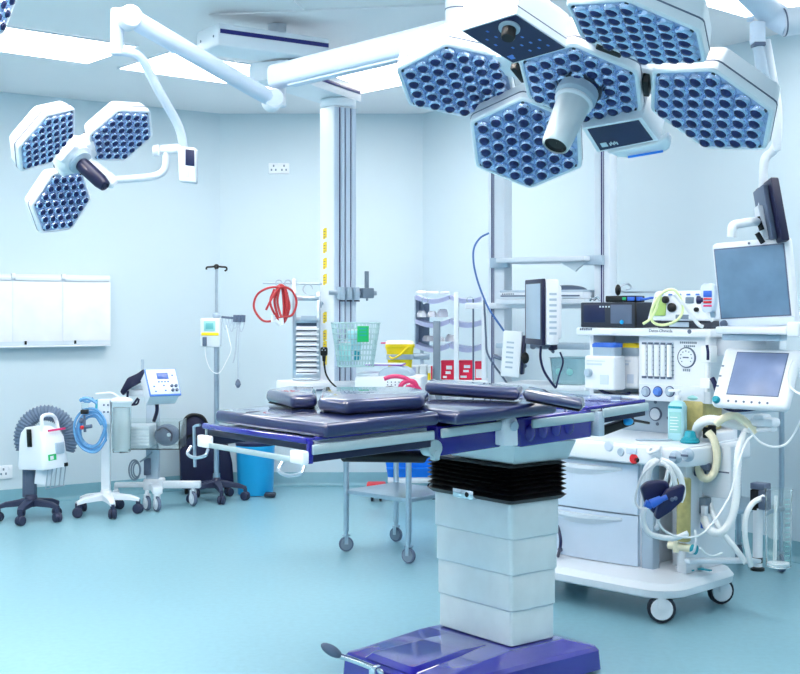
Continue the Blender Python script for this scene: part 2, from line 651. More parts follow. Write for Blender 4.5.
b = B().tube([a1, t.P(135, 178.5, 5.26), t.P(155, 176, 5.29), t.P(164, 170, 5.3), t.P(166, 160, 5.3), t.P(166, 151, 5.3)], .0165, seg=12)
b.build('lower_arm', 'offwhite', t)
b = B().cyl(t.P(153, 151, 5.3), t.P(160, 150.3, 5.3), .024, bev=.004)
b.cyl(t.P(160.5, 150.3, 5.3), t.P(186, 148, 5.3), .021, bev=.003)
b.build('swivel_joint', 'white', t)
b = B()
w = [t.P(*q, 5.3) for q in ((178.5, 147), (197, 148.5), (197.5, 184), (180, 182))]
b.slab([p + t.I.to_3x3() @ V((0, -.028, 0)) for p in w], .055, .009, d=(0, 1, 0))
cb = b.build('control_box', 'offwhite', t)
b = B()
b.slab([t.P(*q, 5.3) + V((0, -.0305, 0)) for q in ((186.5, 150), (195.5, 151), (195.5, 167), (186.5, 166))], .004, .001, d=(0, 1, 0))
b.build('display', 'panelblue', cb)
b = B().slab([t.P(*q, 5.3) + V((0, -.0305, 0)) for q in ((186, 169.5), (190.5, 170), (190.5, 178), (186, 177.5))], .004, .001, d=(0, 1, 0))
b.build('label_window', 'wall', cb)
b = B().tube([t.P(183.5, 148, 5.3), t.P(181, 134, 5.28), t.P(176, 121, 5.25), t.P(163, 98, 5.18), t.P(151, 76, 5.12), t.P(144, 62, 5.08), t.P(136, 54.5, 5.05), t.P(126, 52, 5.04), t.P(117, 51, 5.03)], .019, seg=12)
b.build('curved_arm', 'paleblue', t)
b = B().cyl(t.P(117, 55, 5.03), t.P(117.5, 9, 5.03), .027, seg=24, bev=.004)
b.build('spindle', 'paleblue', t)
e0, e1 = t.P(131, 18, 5.0), t.P(273, 100, 5.62)
b = B().cyl(e0 + V((-.03, .05, 0)), e0 + V((.012, -.045, 0)), .045, seg=28, bev=.005)
b.beam(t.P(118, 16, 5.03), e0, .05, .075, .02)
b.build('elbow', 'offwhite', t)
dn = (e1 - e0).normalized()
b = B().loft([[e0 + dn * s + V((0, 0, 1)) * (hh * math.cos(k * math.pi / 8)) + dn.cross(V((0, 0, 1))).normalized() * (ww * math.sin(k * math.pi / 8)) for k in range(16)] for s, hh, ww in ((-.0, .03, .03), (.03, .042, .036), (.3, .04, .036), (.7, .039, .035), (.78, .038, .034), ((e1 - e0).length, .036, .032))])
b.build('spring_arm', 'paleblue', t)
ax = (t.I.to_3x3() @ V((.25, -.96, 0.05)))
b = B().cyl(e1 - ax * .06, e1 + ax * .045, .045, seg=28, bev=.005)
b.build('arm_knuckle', 'white', t)
b = B().cyl(e1 + ax * .046, e1 + ax * .048, .039, seg=28)
b.build('knuckle_cap', 'paleblue', t)
k0 = t.P(279, 66, 5.72)
k1 = t.P(279, 92, 5.72)
b = B().cyl(k1 - V((0, 0, .07)), k0, .034, seg=28, bev=.005)
b.beam(k1 - V((0, 0, .04)), e1 + V((0, .03, 0)), .05, .06, .01)
b.build('pivot', 'offwhite', t)
h0, h1 = t.P(273, 77.5, 5.68), t.P(452, 33.6, 4.872)
b = B()
b.beam(h0, h1, .09, .105, .025, seg=4)
b.build('horizontal_arm', 'paleblue', t)
b = B().beam(h0 + (h1 - h0) * .12 - V((0, 0, .056)), h1 - V((0, 0, .056)), .05, .008)
b.build('arm_underside_strip', 'paleblue', t)

# ------------------------------------------------------------------ big lamp over the table
Cc = V((.453, 3.11, 1.963))
nb = V((-.25, -.38, -.89)).normalized()
t = Th('surgical_lamp', 'large white surgical lamp with many hexagonal heads and a central camera, above the operating table', 'surgical lamp', (Cc.x, Cc.y, 0))
HB = {'L': ((.154, 3.377, 2.021), (-.023, -.427, -.904), (-.952, -.267, .15)), 'R': ((.746, 2.99, 1.881), (-.471, -.297, -.831), (-.67, .733, .119)), 'E': ((.35, 3.436, 1.858), (-.156, -.617, -.771), (-.776, .559, -.291)), 'U': ((.521, 2.731, 2.01), (-.331, -.097, -.938), (-.616, .776, .137)), 'C': ((.453, 3.11, 1.963), (-.283, -.356, -.891), (-.69, .721, -.069))}
R3 = t.I.to_3x3()
for k in 'LREUC':
    c, n, v0 = HB[k]
    if k == 'C':
        hc, cc, nc, vc, wc = lamp_head(t, c, n, v0, .165)
    else:
        lamp_head(t, c, n, v0, .165, th=.085)
cl = t.I @ Cc
# joints between the heads
for k in 'LREU':
    q = t.I @ V(HB[k][0])
    d = (q - cl)
    L = d.length
    d.normalize()
    b = B().beam(cl + d * .13 - nb * .075, cl + d * (L - .13) - nb * .075, .10, .05, .012, up=nb)
    b.build('head_bridge', 'white', t)
    q0 = cl + d * (L / 2)
    side = d.cross(nb).normalized()
    b = B().beam(q0 - side * .032 + nb * -.05, q0 + side * .032 + nb * -.05, .016, .05, .003, up=nb)
    b.build('bridge_gap_cover', 'black', t)


def plane_pt(px, py, o, n):
    d = V(((px - 400) / F, 1, -(py - HZ) / F))
    q = V((0, 0, CH))
    return t.I @ (q + d * ((V(o) - q).dot(n) / d.dot(n)))


# control pod, upper left
o1 = P(514, 39, 2.98)
n1 = V((-.16, -.42, -.89)).normalized()
pan = [plane_pt(*q, o1, n1) for q in ((463.6, 31), (516, 14.8), (565, 47.5), (513, 62.3))]
mid = sum(pan, V()) / 4
grow = lambda pts, f, off: [mid + (p - mid) * f - n1 * off for p in pts]
b = B().loft([grow(pan, 1.06, .0), grow(pan, 1.08, .012), grow(pan, 1.08, .075), grow(pan, .98, .1), grow(pan, .8, .115)])
pod = b.build('control_pod', 'white', t, 25)
b = B().loft([grow(pan, 1.085, .02), grow(pan, 1.085, .023)])
b.build('pod_seam', 'slategrey', pod)
b = B().loft([grow(pan, 1., .0), grow(pan, 1., -.002)])
b.build('control_panel', 'panelblue', pod)
kx = plane_pt(509.5, 27, o1, n1)
b = B().lathe([(.026, .002), (.026, .006), (.018, .008)], kx, n1, 24)
b.build('knob_ring', 'lightgrey', pod)
b = B().lathe([(.017, .004), (.0175, .03), (.015, .034), (.001, .034)], kx, n1, 20)
b.build('knob', 'black', pod)
b = B()
ex, ey = (pan[3] - pan[0]).normalized(), (pan[1] - pan[0]).normalized()
random.seed(3)
for i in range(5):
    for j in range(5):
        p = pan[0] + (pan[3] - pan[0]) * (.15 + .17 * i) + (pan[1] - pan[0]) * (.15 + .17 * j)
        if (p - kx).length < .04 or random.random() < .35:
            continue
        b.slab([p + ex * (sx * .0035) + ey * (sy * .0025) + n1 * .0028 for sx, sy in ((-1, -1), (1, -1), (1, 1), (-1, 1))], .001, 0, d=-n1)
p = pan[0] + (pan[3] - pan[0]) * .86 + (pan[1] - pan[0]) * .1
b.slab([p + ex * (sx * .008) + ey * (sy * .006) + n1 * .0028 for sx, sy in ((-1, -1), (1, -1), (1, 1), (-1, 1))], .001, 0, d=-n1)
b.build('panel_markings', 'blueedge', pod)
# control pod, lower right, with a grab handle
o2 = P(620, 135, 3.2)
n2 = V((-.28, -.46, -.84)).normalized()
mid0 = mid
pan2 = [plane_pt(*q, o2, n2) for q in ((587.6, 129), (638.6, 120), (653, 139.5), (600.5, 150))]
mid = sum(pan2, V()) / 4
grow2 = lambda pts, f, off: [mid + (p - mid) * f - n2 * off for p in pts]
b = B().loft([grow2(pan2, 1.16, .0), grow2(pan2, 1.2, .012), grow2(pan2, 1.2, .07), grow2(pan2, 1.05, .1), grow2(pan2, .8, .11)])
pod = b.build('control_pod', 'white', t, 25)
b = B().loft([grow2(pan2, 1., .0), grow2(pan2, 1., -.002)])
b.build('control_panel', 'panelblue', pod)
ex, ey = (pan2[1] - pan2[0]).normalized(), (pan2[0] - pan2[3]).normalized()
p = pan2[3] + (pan2[2] - pan2[3]) * .13 + (pan2[0] - pan2[3]) * .22
b = B().slab([p + ex * (sx * .009) + ey * (sy * .008) + n2 * .003 for sx, sy in ((-1, -1), (1, -1), (1, 1), (-1, 1))], .001, 0, d=-n2)
for i in range(5):
    q = p + ex * (.017 + .005 * i) + ey * (.004 * (i % 2) - .002)
    b.slab([q + ex * (sx * .0017) + ey * (sy * .005) + n2 * .003 for sx, sy in ((-1, -1), (1, -1), (1, 1), (-1, 1))], .001, 0, d=-n2)
b.build('panel_symbols', 'wall', pod)
gp = [plane_pt(*q, o2 - V((0, .02, .02)), n2) for q in ((611, 149), (618, 157.5), (630, 158.5), (657, 152.5), (668, 146), (666, 137))]
gq = [plane_pt(*q, o2 - V((0, .006, .006)), n2) for q in ((606, 153.5), (612, 155), (619, 158), (627, 158.5), (664, 152.5), (669, 149.5), (671, 143), (667, 137), (659.5, 141.5), (656, 144))]
b = B().slab(gq, .022, .006, d=-n2)
gh = b.build('grab_handle', 'white', pod)
gs = [plane_pt(*q, o2 - V((0, .010, .012)), n2) for q in ((628, 157.2), (663, 151.2))]
b = B().beam(gs[0], gs[1], .004, .006, .001)
b.build('blue_light_strip', 'brightblue', gh)
# camera in the centre
nc = (t.I.to_3x3() @ (P(555, 146.5, 3.03) - Cc)).normalized()
b = B().lathe([(.058, .004), (.058, .012)], cc, nc, 28)
b.build('camera_base', 'darkgrey', t)
b = B().lathe([(.045, .012), (.052, .016), (.053, .04), (.047, .048), (.04, .05)], cc, nc, 28)
cr = b.build('camera_ring', 'lightgrey', t)
b = B().lathe([(.0485, .05), (.049, .056), (.044, .06)], cc, nc, 28)
b.build('ring_band', 'white', cr)
b = B().lathe([(.043, .05), (.043, .06), (.036, .18), (.034, .192), (.030, .196), (.0295, .185)], cc, nc, 28)
cb = b.build('camera_barrel', 'brushed', t)
b = B().lathe([(.0275, .181), (.0275, .193), (.022, .187), (.001, .185)], cc, nc, 24)
b.build('camera_lens', 'black', cb)
# suspension above
b = B().cyl(cl - nb * .09, cl - nb * .16, .09, seg=24, bev=.01)
b.build('rear_hub', 'white', t)
tp = t.I @ V((.50, 3.2, 2.55))
b = B().tube([cl - nb * .15, cl - nb * .26, tp - V((0, 0, .12)), tp], .024, seg=12)
b.build('suspension_tube', 'white', t)
b = B().beam(tp + V((0, 0, .06)), t.I @ V((.249, 4.75, 2.78)), .09, .1, .03)
b.build('suspension_arm', 'white', t)

# ------------------------------------------------------------------ third lamp, only a corner in view
c3 = P(-12, -2, 4.0)
t = Th('surgical_lamp', 'white hexagonal lamp head cut off by the upper left corner', 'surgical lamp', (c3.x, c3.y, 0))
lamp_head(t, c3, (.9, -.22, -.38), (.3, .65, -.5), .165)
c3l = t.I @ c3
b = B().tube([c3l + V((-.06, .05, .05)), c3l + V((-.25, .15, .2)), c3l + V((-.3, .2, .5)), (-.3, .2, 2.955)], .025, seg=12)
b.build('support_tube', 'white', t)
# ------------------------------------------------------------------ equipment pendant with the tall column
cx, cy = (338 - 400) / F * 7.35, 7.35
t = Th('ceiling_pendant', 'white ceiling pendant with blue striped arms and a tall column, yellow stickers down its side', 'pendant', (cx, cy, 0), ANG)
s = .158
zt = t.P(338, 108, 7.35).z
zb = .93
b = B()
b.box((-s / 2, -s / 2, zb), (s / 2, s / 2, zt), .006)
col = b.build('column', 'white', t)
# grooved face (local -y) and its dark slots
b = B()
for x0, x1, dp in ((-.075, -.045, .006), (-.03, -.008, .010), (.002, .03, .010), (.042, .074, .006)):
    b.box((x0, -s / 2 - dp, zb + .01), (x1, -s / 2 + .001, zt - .01), .002)
b.build('column_rib', 'paleblue', col)
b = B()
for x in (-.0375, -.003, .036):
    b.box((x - .003, -s / 2 - .003, zb + .01), (x + .003, -s / 2 + .001, zt - .01))
b.build('column_groove', 'screwblue', col)
# yellow stickers on the left face (local -x)
for i, py in enumerate((234, 248, 264, 280, 318, 336, 347, 361)):
    q = t.X(325.5, py, -s / 2)
    T = frame((0, -1, 0), (0, 0, 1), (-1, 0, 0), (-s / 2 - .001, q.y, q.z))
    b = B()
    b.box((-.024, -.03, 0), (.0, .03, .0015), T=T)
    b.box((-.012, -.022, 0), (.016, .036, .0014), T=T)
    b.build('yellow_sticker', 'yellow', col)
    b = B()
    for k in range(3):
        b.box((-.016, -.02 + .016 * k, .0015), (.004, -.016 + .016 * k, .002), T=T)
    b.build('sticker_marks', 'slategrey', col)
b = B().cyl((0, 0, zt), (0, 0, zt + .05), .105, seg=32, bev=.008)
b.build('column_bearing', 'white', t)
# lower arm of the pendant, over the column
bt = 2.75
a0 = t.P(300, 72, 6.85)
dB = t.I.to_3x3() @ V((.42, .907, 0))
sB = V((dB.y, -dB.x, 0))
pe = t.Z(361, 96, 2.685)                 # right far end of the striped side
for nm, lo, hi, m_ in (('lower_arm', 0, 0, 'white'),):
    L = .86
    E0, E1 = pe - dB * L, pe + dB * .0
    wid = .25
    prof = [(0, zt + .052), (0, zt + .13), (-.012, zt + .15), (-wid + .012, zt + .15), (-wid, zt + .13), (-wid, zt + .052)]
    b = B().loft([[V((E.x, E.y, 0)) + sB * w_ + V((0, 0, z_)) for w_, z_ in prof] for E in (E0, E0 + dB * .01, E1 - dB * .01, E1)])
    la = b.build(nm, m_, t)
    b = B().beam(V((E0.x, E0.y, zt + .105)) + sB * .0015 + dB * .03, V((E1.x, E1.y, zt + .105)) + sB * .0015 - dB * .01, .006, .02, .001)
    b.build('blue_stripe', 'stripe', la)
# upper arm against the ceiling
q0 = t.Z(218, 25, 2.86)
dA = t.I.to_3x3() @ V((.83, .557, 0))
nA = V((-dA.y, dA.x, 0))
LA = .66
z0, z1 = zt + .16, zt + .16 + .115
W_ = .26
bz = (z0, z1)
b = B()
ol = [q0, q0 + dA * LA, q0 + dA * LA + nA * W_, q0 + nA * W_]
b.slab([V((p.x, p.y, z1)) for p in ol], .115, .01)
ua = b.build('upper_arm', 'white', t)
b = B().beam(V((q0.x, q0.y, z0 + .075)) - nA * .0015 + dA * .012, V((q0.x, q0.y, z0 + .075)) - nA * .0015 + dA * (LA - .004), .006, .022, .001)
b.build('blue_stripe', 'stripe', ua)
b = B()
for sx in (.05, .22):
    p = V((q0.x, q0.y, z0 + .055)) - dA * .002 + nA * (W_ * (.2 if sx < .1 else .8))
    b.cyl(p, p + dA * .006, .007, seg=10)
b.build('end_screws', 'slategrey', ua)
eb = V((q0.x, q0.y, 0)) + dA * (LA - .1) + nA * .12
b = B().cyl(eb + V((0, 0, zt + .15)), eb + V((0, 0, z0 + .002)), .09, seg=28, bev=.003)
b.cyl(eb + V((0, 0, zt + .152)), eb + V((0, 0, zt + .157)), .095, seg=28)
b.build('arm_bearing', 'grey', t)
cm = V((q0.x, q0.y, 0)) + dA * .45 + nA * .2
b = B().cyl(cm + V((0, 0, z1 - .001)), cm + V((0, 0, CZ - .003)), .05, seg=28)
b.build('ceiling_flange', 'offwhite', t)
# equipment rail across the column with three clamps
zr = t.Y(345, 293, -s / 2 - .02).z
yr = -s / 2 - .03
b = B().box((-.13, yr - .006, zr - .013), (.2, yr + .004, zr + .013), .002)
rl = b.build('equipment_rail', 'steel', t)
for px in (340, 347.5, 355):
    q = t.Y(px, 293, yr)
    b = B().box((q.x - .017, yr - .03, zr - .04), (q.x + .017, yr + .012, zr + .035), .006)
    ck = b.build('rail_clamp', 'lightgrey', rl)
    b = B().box((q.x - .014, yr - .032, zr - .05), (q.x + .014, yr - .01, zr - .042), .002)
    b.build('clamp_lever', 'navy', ck)
q = t.Y(366, 290, yr)
b = B().box((q.x - .038, yr - .03, zr - .03), (q.x + .038, yr + .02, zr + .03), .004)
b.box((q.x - .014, yr - .015, zr + .025), (q.x + .012, yr - .003, zr + .13), .003)
b.box((q.x - .006, yr - .02, zr - .045), (q.x + .004, yr - .008, zr - .03), .002)
b.build('holder_bracket', 'grey', rl)
q = t.X(323, 304, -s / 2)
b = B().tube([q, q + V((-.012, 0, .01)), q + V((-.02, -.01, -.02))], .006)
b.build('side_hook', 'lightgrey', t)
# drawer unit under the column
dz = .985
b = B()
b.box((-.31, -.14, .80), (.34, .2, dz), .01)
dr_ = b.build('drawer_unit', 'white', t)
for k in range(2):
    b = B().box((-.30 + .32 * k, -.147, .82), (.0 + .32 * k, -.1405, .965), .003)
    d_ = b.build('drawer', 'offwhite', dr_)
    b = B().box((-.24 + .32 * k, -.16, .935), (-.06 + .32 * k, -.147, .947), .003)
    b.build('drawer_handle', 'slategrey', d_)

# louvred panel with chrome uprights, hung on the column's far side
lp = Th('louvred_rack', 'chrome-framed rack with white louvres beside the column, red hose on its top rod', 'rack', (P(307, 380, 7.28).x, 7.28, 0), 2)
yl = 0.
ql = lambda px, py: lp.Y(px, py, yl)
zT, zB = ql(293, 279).z, .99
b = B()
for px in (294.5, 318.5):
    p = ql(px, 300)
    b.box((p.x - .011, -.011, zB), (p.x + .011, .011, zT if px < 300 else ql(320, 292).z), .003)
up = b.build('upright', 'steel', lp)
xl, xr = ql(296, 300).x, ql(319, 300).x
for k, (py, h) in enumerate(((298.5, .028), (320, .035), (375.5, .03))):
    z = ql(300, py).z
    b = B().box((xl, -.012, z - h / 2), (xr, .006, z + h / 2), .003)
    b.build('cross_bar', 'steel', lp)
z = ql(300, 319).z
b = B().box((xl + .03, -.03, z - .012), (xr - .015, -.013, z + .02), .003)
b.build('latch', 'lightgrey', lp)
for k in range(9):
    z = ql(300, 328 + 5.2 * k).z
    b = B().slab([V((xl, .004, z + .010)), V((xr, .004, z + .010)), V((xr, -.016, z - .004)), V((xl, -.016, z - .004))], .008, 0, d=(0, -.2, -1))
    b.build('louvre', 'white', lp)
b = B().box((xl, .014, zB + .01), (xr, .02, ql(300, 322).z))
b.build('back_plate', 'slategrey', lp)
p0, p1 = lp.P(263, 283, 7.28), lp.P(322, 284, 7.28)
b = B().cyl(p0, p1, .006, seg=10)
rp = lp.P(308, 289, 7.26)
b.tube([rp + V((math.cos(a) * .028, 0, math.sin(a) * .028)) for a in [i * math.pi / 5 for i in range(8)]], .004, close=False)
b.build('top_rod', 'steel', lp)
for px in (279, 288):
    q = lp.P(px, 283, 7.27)
    b = B().tube([q + V((math.cos(a) * .018, -.012, math.sin(a) * .018)) for a in [i * math.pi / 6 for i in range(12)]], .004, close=True, sm=2)
    b.build('ring_hook', 'steel', lp)
b = B().box((xl - .02, -.02, .988), (xr + .0, .03, 1.0), .004)
b.build('foot_plate', 'steel', lp)

# coiled red hose on the rod
h = Th('red_hose', 'coiled red hose hanging from the rod of the louvred rack', 'hose', lp.M @ lp.P(277, 286, 7.22))
def pw(px, py, Y): return h.I @ P(px, py, Y)
random.seed(5)
pts = []
for k in range(5):
    wd = (12, 7, 4, 9, 6, 5, 8)[k]
    bt_ = (318, 322, 319, 324, 320, 321, 317)[k]
    x0 = 281 + (k - 3) * .8
    Yk = 7.215 - .008 * k
    pts += [pw(x0 - wd * .35, 289, Yk), pw(x0 - wd * .7, 303, Yk), pw(x0 - wd * .25 + 3, bt_, Yk), pw(x0 + wd * .9, 309, Yk), pw(x0 + wd * .55, 290, Yk), pw(x0 + .4, 286 - (k % 2), Yk)]
b = B().tube(pts, .0068, seg=8, sm=5)
pts = [pw(281, 287, 7.19), pw(268, 288, 7.18), pw(257, 295, 7.18), pw(254, 308, 7.18), pw(262, 320, 7.18), pw(272, 321, 7.18), pw(282, 317, 7.18), pw(292, 315, 7.18), pw(296.5, 303, 7.18), pw(293, 292, 7.18), pw(285, 287, 7.18), pw(279, 289, 7.17), pw(272, 298, 7.16), pw(266, 310, 7.15)]
b.tube(pts, .0065, seg=8, sm=6)
b.build('coil', 'redhose', h)
b = B().cyl(pw(281, 318, 7.16), pw(282, 325, 7.16), .014, seg=12)
b.cyl(pw(275, 320, 7.16), pw(281, 325, 7.16), .011, seg=12)
b.cyl(pw(273, 315, 7.16), pw(273, 322, 7.16), .012, seg=12)
b.build('end_connector', 'white', h)

# wire basket on the column
wb = Th('wire_basket', 'pale wire basket with a green tag, hung on the tall column', 'basket', t.M @ V((.09, -.22, 0)), ANG - 24)
Yb = 7.08
tl, tr, bl, br = wb.P(332, 323, Yb), wb.P(379, 323, Yb), wb.P(338, 366, Yb), wb.P(373, 366, Yb)
zt_, zb_ = tl.z, bl.z
def bloop(f, n=10):
    hx = ((tr.x - tl.x) / 2) * (1 - f) + ((br.x - bl.x) / 2) * f
    c_ = (tl + tr) / 2 * (1 - f) + (bl + br) / 2 * f
    return rrect(hx, .085 - .02 * f, .03, 3, c_.x, c_.y + .0, zt_ * (1 - f) + zb_ * f)
b = B()
for i in range(9):
    b.tube(bloop(i / 8), .0045 if i in (0, 8) else .0026, seg=6, sm=1, close=True)
A_, Z_ = bloop(0), bloop(1)
n_ = len(A_)
def per(l, f):
    ls = [(l[(i + 1) % n_] - l[i]).length for i in range(n_)]
    d = f * sum(ls)
    for i in range(n_):
        if d <= ls[i]:
            return l[i].lerp(l[(i + 1) % n_], d / ls[i])
        d -= ls[i]
    return l[0]
for k in range(38):
    b.cyl(per(A_, k / 38), per(Z_, k / 38), .0026, seg=6)
for k in range(1, 8):
    p, q = Z_[0].lerp(Z_[-1], 0), 0
    xx = bl.x + (br.x - bl.x) * k / 8
    b.cyl((xx, Z_[0].y - .03 + .0, zb_), (xx, bl.y - .06, zb_), .0026, seg=6)
b.build('wire_body', 'basket', wb)
c_ = wb.P(363, 333.5, Yb - .1)
T = frame((1, 0, 0), (0, 0, 1), (0, -1, 0), c_)
b = B().box((-.033, -.048, 0), (.033, .042, .003), .008, T=T)
gt = b.build('green_tag', 'green', wb)
b = B()
for k in range(3):
    b.box((-.02, -.012 + .018 * k, .003), (.02, -.007 + .018 * k, .0036), T=T)
b.build('tag_lines', 'teal', gt)
b = B().beam((tl + tr) / 2 + V((-.09, .095, -.02)), (tl + tr) / 2 + V((.0, .095, -.02)), .02, .03, .003)
b.build('hanging_bracket', 'lightgrey', wb)
# packets in the basket
for k, (px, py, m_, lb) in enumerate(((345, 352, 'mint', 'teal-green packet at the left inside the wire basket'), (355, 341, 'palecyan', 'pale blue packet standing upright inside the wire basket'), (359, 355, 'teal', 'small teal packet low at the right inside the wire basket'))):
    q = P(px, py, Yb + .0)
    o = Th('packet', lb, 'packet', q, -10 + 22 * k, 'packets in the wire basket')
    b = B()
    hw, hh = ((.035, .05), (.04, .06), (.022, .03))[k]
    b.box((-hw, -.008 + .01 * k, -hh), (hw, .008 + .01 * k, hh), .006)
    b.build('pouch', m_, o)
    b = B().box((-hw, -.003 + .01 * k, hh - .001), (hw, .003 + .01 * k, hh + .01), .001)
    b.build('sealed_edge', 'white', o)

# plug hanging on a black cord in front of the column
pg = Th('power_plug', 'black power plug hanging on a dark cord beside the yellow stickers', 'plug', P(324, 352, 7.05))
q = lambda px, py, Y=7.05: pg.I @ P(px, py, Y)
b = B().box(q(320.5, 356) + V((0, -.02, 0)), q(327.5, 347) + V((0, .02, 0)), .01)
b.cyl(q(324, 350), q(324, 361), .014, .009, seg=12)
pl = b.build('plug_body', 'black', pg)
b = B()
for dx, dz in ((-.009, 0), (.009, 0), (0, .012)):
    b.box(q(324, 350) + V((dx - .003, -.034, dz - .003)), q(324, 350) + V((dx + .003, -.018, dz + .003)))
b.build('pins', 'steel', pl)
b = B().tube([q(324, 360), q(324.5, 366), q(326, 374), q(330, 381), q(336, 387), q(342, 392)], .005)
b.build('cord', 'black', pg)

# yellow sharps bin strapped to a post
yb = Th('sharps_bin', 'yellow sharps bin with pale lid strapped to a post', 'sharps bin', P(400, 370, 8.35))
q = lambda px, py, Y=8.35: yb.I @ P(px, py, Y)
zb_, zt_ = q(400, 371).z, q(400, 344).z
b = B().loft([rrect(.075, .07, .02, 4, 0, 0, zb_), rrect(.092, .085, .025, 4, 0, 0, zt_ - .025), rrect(.098, .09, .025, 4, 0, 0, zt_ - .02), rrect(.098, .09, .025, 4, 0, 0, zt_)])
bb = b.build('bin_body', 'yellow', yb)
b = B().loft([rrect(.098, .09, .025, 4, 0, 0, zt_ + .001), rrect(.09, .08, .025, 4, 0, 0, zt_ + .02), rrect(.06, .06, .02, 4, 0, 0, zt_ + .024)])
b.build('lid', 'cream', yb)
b = B().tube([V((-.095, 0, zt_ - .02)), V((-.06, -.098, zt_ - .09)), V((0.0, -.1, zt_ - .07)), V((.05, -.1, zt_ - .02)), V((.095, -.01, zt_ - .01))], .006)
b.build('carry_handle', 'yellow', yb)
zm = q(400, 356.5).z
b = B().loft([[p * 1.0 + V((0, 0, zm - .017)) for p in rrect(.092, .086, .025)], [p + V((0, 0, zm + .017)) for p in rrect(.092, .086, .025)]])
b.box((.088, -.02, zm - .02), (.20, .012, zm + .02), .004)
b.build('strap_bracket', 'steel', yb)
b = B().box((-.13, -.02, zt_ + .002), (-.06, .0, zt_ + .012), .003)
b.build('red_lever', 'magenta', yb)

# ------------------------------------------------------------------ white supply rack with three sagging trays
rk = Th('supply_rack', 'white metal supply rack with three sagging trays, left of the twin-post pendant', 'rack', (P(450, 400, 8.6).x, 8.6, 0), -6)
qy = lambda px, py, y=0.: rk.Y(px, py, y)
d_ = .30
b = B()
x0, x1 = qy(414, 310).x, qy(485, 310).x
zs = [qy(450, p).z for p in (297, 321, 345.5)]
b.box((x0, d_ - .02, zs[2] - .02), (x0 + .085, d_ - .004, zs[0] + .005), .004)
b.box((x0, 0, zs[2] - .02), (x0 + .01, d_ - .02, zs[0] + .005), .003)
b.build('side_panel', 'lightgrey', rk)
for k, px in enumerate((456.5, 484)):
    x = qy(px, 310).x
    b = B().box((x - .016, -.034, .12), (x + .016, -.002, qy(px, 292).z), .004)
    b.build('front_post', 'offwhite', rk)
for x in (x0 + .03, x1 - .02):
    b = B().box((x - .012, d_ - .024, .918 if x < x0 + .1 else .12), (x + .012, d_, zs[0]), .004)
    b.build('rear_post', 'lightgrey', rk)
x = qy(437, 310).x
b = B().box((x - .024, -.034, .12), (x + .024, -.012, qy(437, 321).z), .003)
b.build('wide_post', 'grey', rk)
b = B().cyl((qy(473.5, 320).x, -.04, .12), (qy(473.5, 320).x, -.04, qy(473, 299).z), .006, seg=8)
b.build('cable_rod', 'slategrey', rk)
for k, z in enumerate(zs):
    xm = (x0 + x1) / 2
    for a, c in ((x0 + .01, xm), (xm + .005, x1)):
        n = 7
        top = []
        for i in range(n):
            f = i / (n - 1)
            sag = -.03 * math.sin(f * math.pi)
            top.append((a + (c - a) * f, z + sag))
        b = B()
        b.loft([[V((px_, -.001, pz_ - .018)), V((px_, -.009, pz_ + .014)), V((px_, -.002, pz_ + .006)), V((px_, d_ - .03, pz_ + .02)), V((px_, d_ - .03, pz_ + .012))] for px_, pz_ in top])
        b.build('tray', 'lilac', rk)
for px in (425, 470):
    c_ = qy(px, 300, -.04)
    b = B().tube([c_ + V((math.cos(a) * .022, 0, math.sin(a) * .022)) for a in [i * math.pi / 6 for i in range(12)]], .004, close=True, sm=2)
    b.build('ring_hook', 'steel', rk)
zw = .915
b = B().box((x0 - .02, -.06, zw - .03), (x1 + .03, d_, zw), .006)
b.build('work_shelf', 'white', rk)
b = B().box((x0 + .3, .02, .12), (x1, d_ - .02, .16), .006)
b.build('lower_shelf', 'white', rk)
for x, y in ((x0 + .33, .03), (x1 - .03, .03), (x0 + .33, d_ - .04), (x1 - .03, d_ - .04)):
    caster(rk, (x, y, 0), .045, .02, stem=.03)
# packets on trays
random.seed(11)
npk = 0
for k, z in enumerate(zs):
    for i, px in enumerate(((420, 431, 443), (421, 431, 441), (439, 450, 427))[k]):
        xq = qy(px, 310).x
        o = Th('packet', 'crumpled white packet on the %s tray of the white rack, %s from its left side' % (('top', 'middle', 'bottom')[k], ('first', 'second', 'third')[sorted(((420, 431, 443), (421, 431, 441), (439, 450, 427))[k]).index(px)]), 'packet', rk.M @ V((xq, .06 + .035 * i, z + .026)), random.uniform(-40, 40), 'packets on the rack trays')
        b = B()
        h_ = (.02, .05, .045)[k] * random.uniform(.7, 1.1)
        t_ = [V((random.uniform(.8, 1.1) * .042 * math.cos(a), random.uniform(.8, 1.1) * .03 * math.sin(a), 0)) for a in [j * math.pi / 4 for j in range(8)]]
        b.loft([t_, [p * 1.05 + V((0, 0, h_ * .5)) for p in t_], [p * random.uniform(.5, .9) + V((0, 0, h_ * random.uniform(.85, 1.1))) for p in t_]])
        b.build('pouch', 'packet', o)
# boxes on the work shelf
def carton(px0, px1, py0, py1, m_, label, y=0., name='carton', cat='box', d=.12, extra=None, grp='boxes on the rack shelf'):
    a, c = qy(px0, py1, y), qy(px1, py0, y)
    w, hgt = c.x - a.x, c.z - zw - .001
    o = Th(name, label, cat, rk.M @ V(((a.x + c.x) / 2, y + d / 2, zw + .001)), -6, grp)
    b = B().box((-w / 2, -d / 2, 0), (w / 2, d / 2, hgt), .004)
    bo = b.build('box_body', m_, o)
    b = B().box((-w / 2 - .001, -d / 2 - .001, hgt - .012), (w / 2 + .001, d / 2 + .001, hgt + .003), .002)
    b.build('lid', m_, o)
    for (xa, xb, za, zb2, mm) in (extra or []):
        b = B().box((-w / 2 + w * xa, -d / 2 - .0025, hgt * za), (-w / 2 + w * xb, -d / 2 - .0005, hgt * zb2), 0)
        b.build('printed_label', mm, bo)
    return o
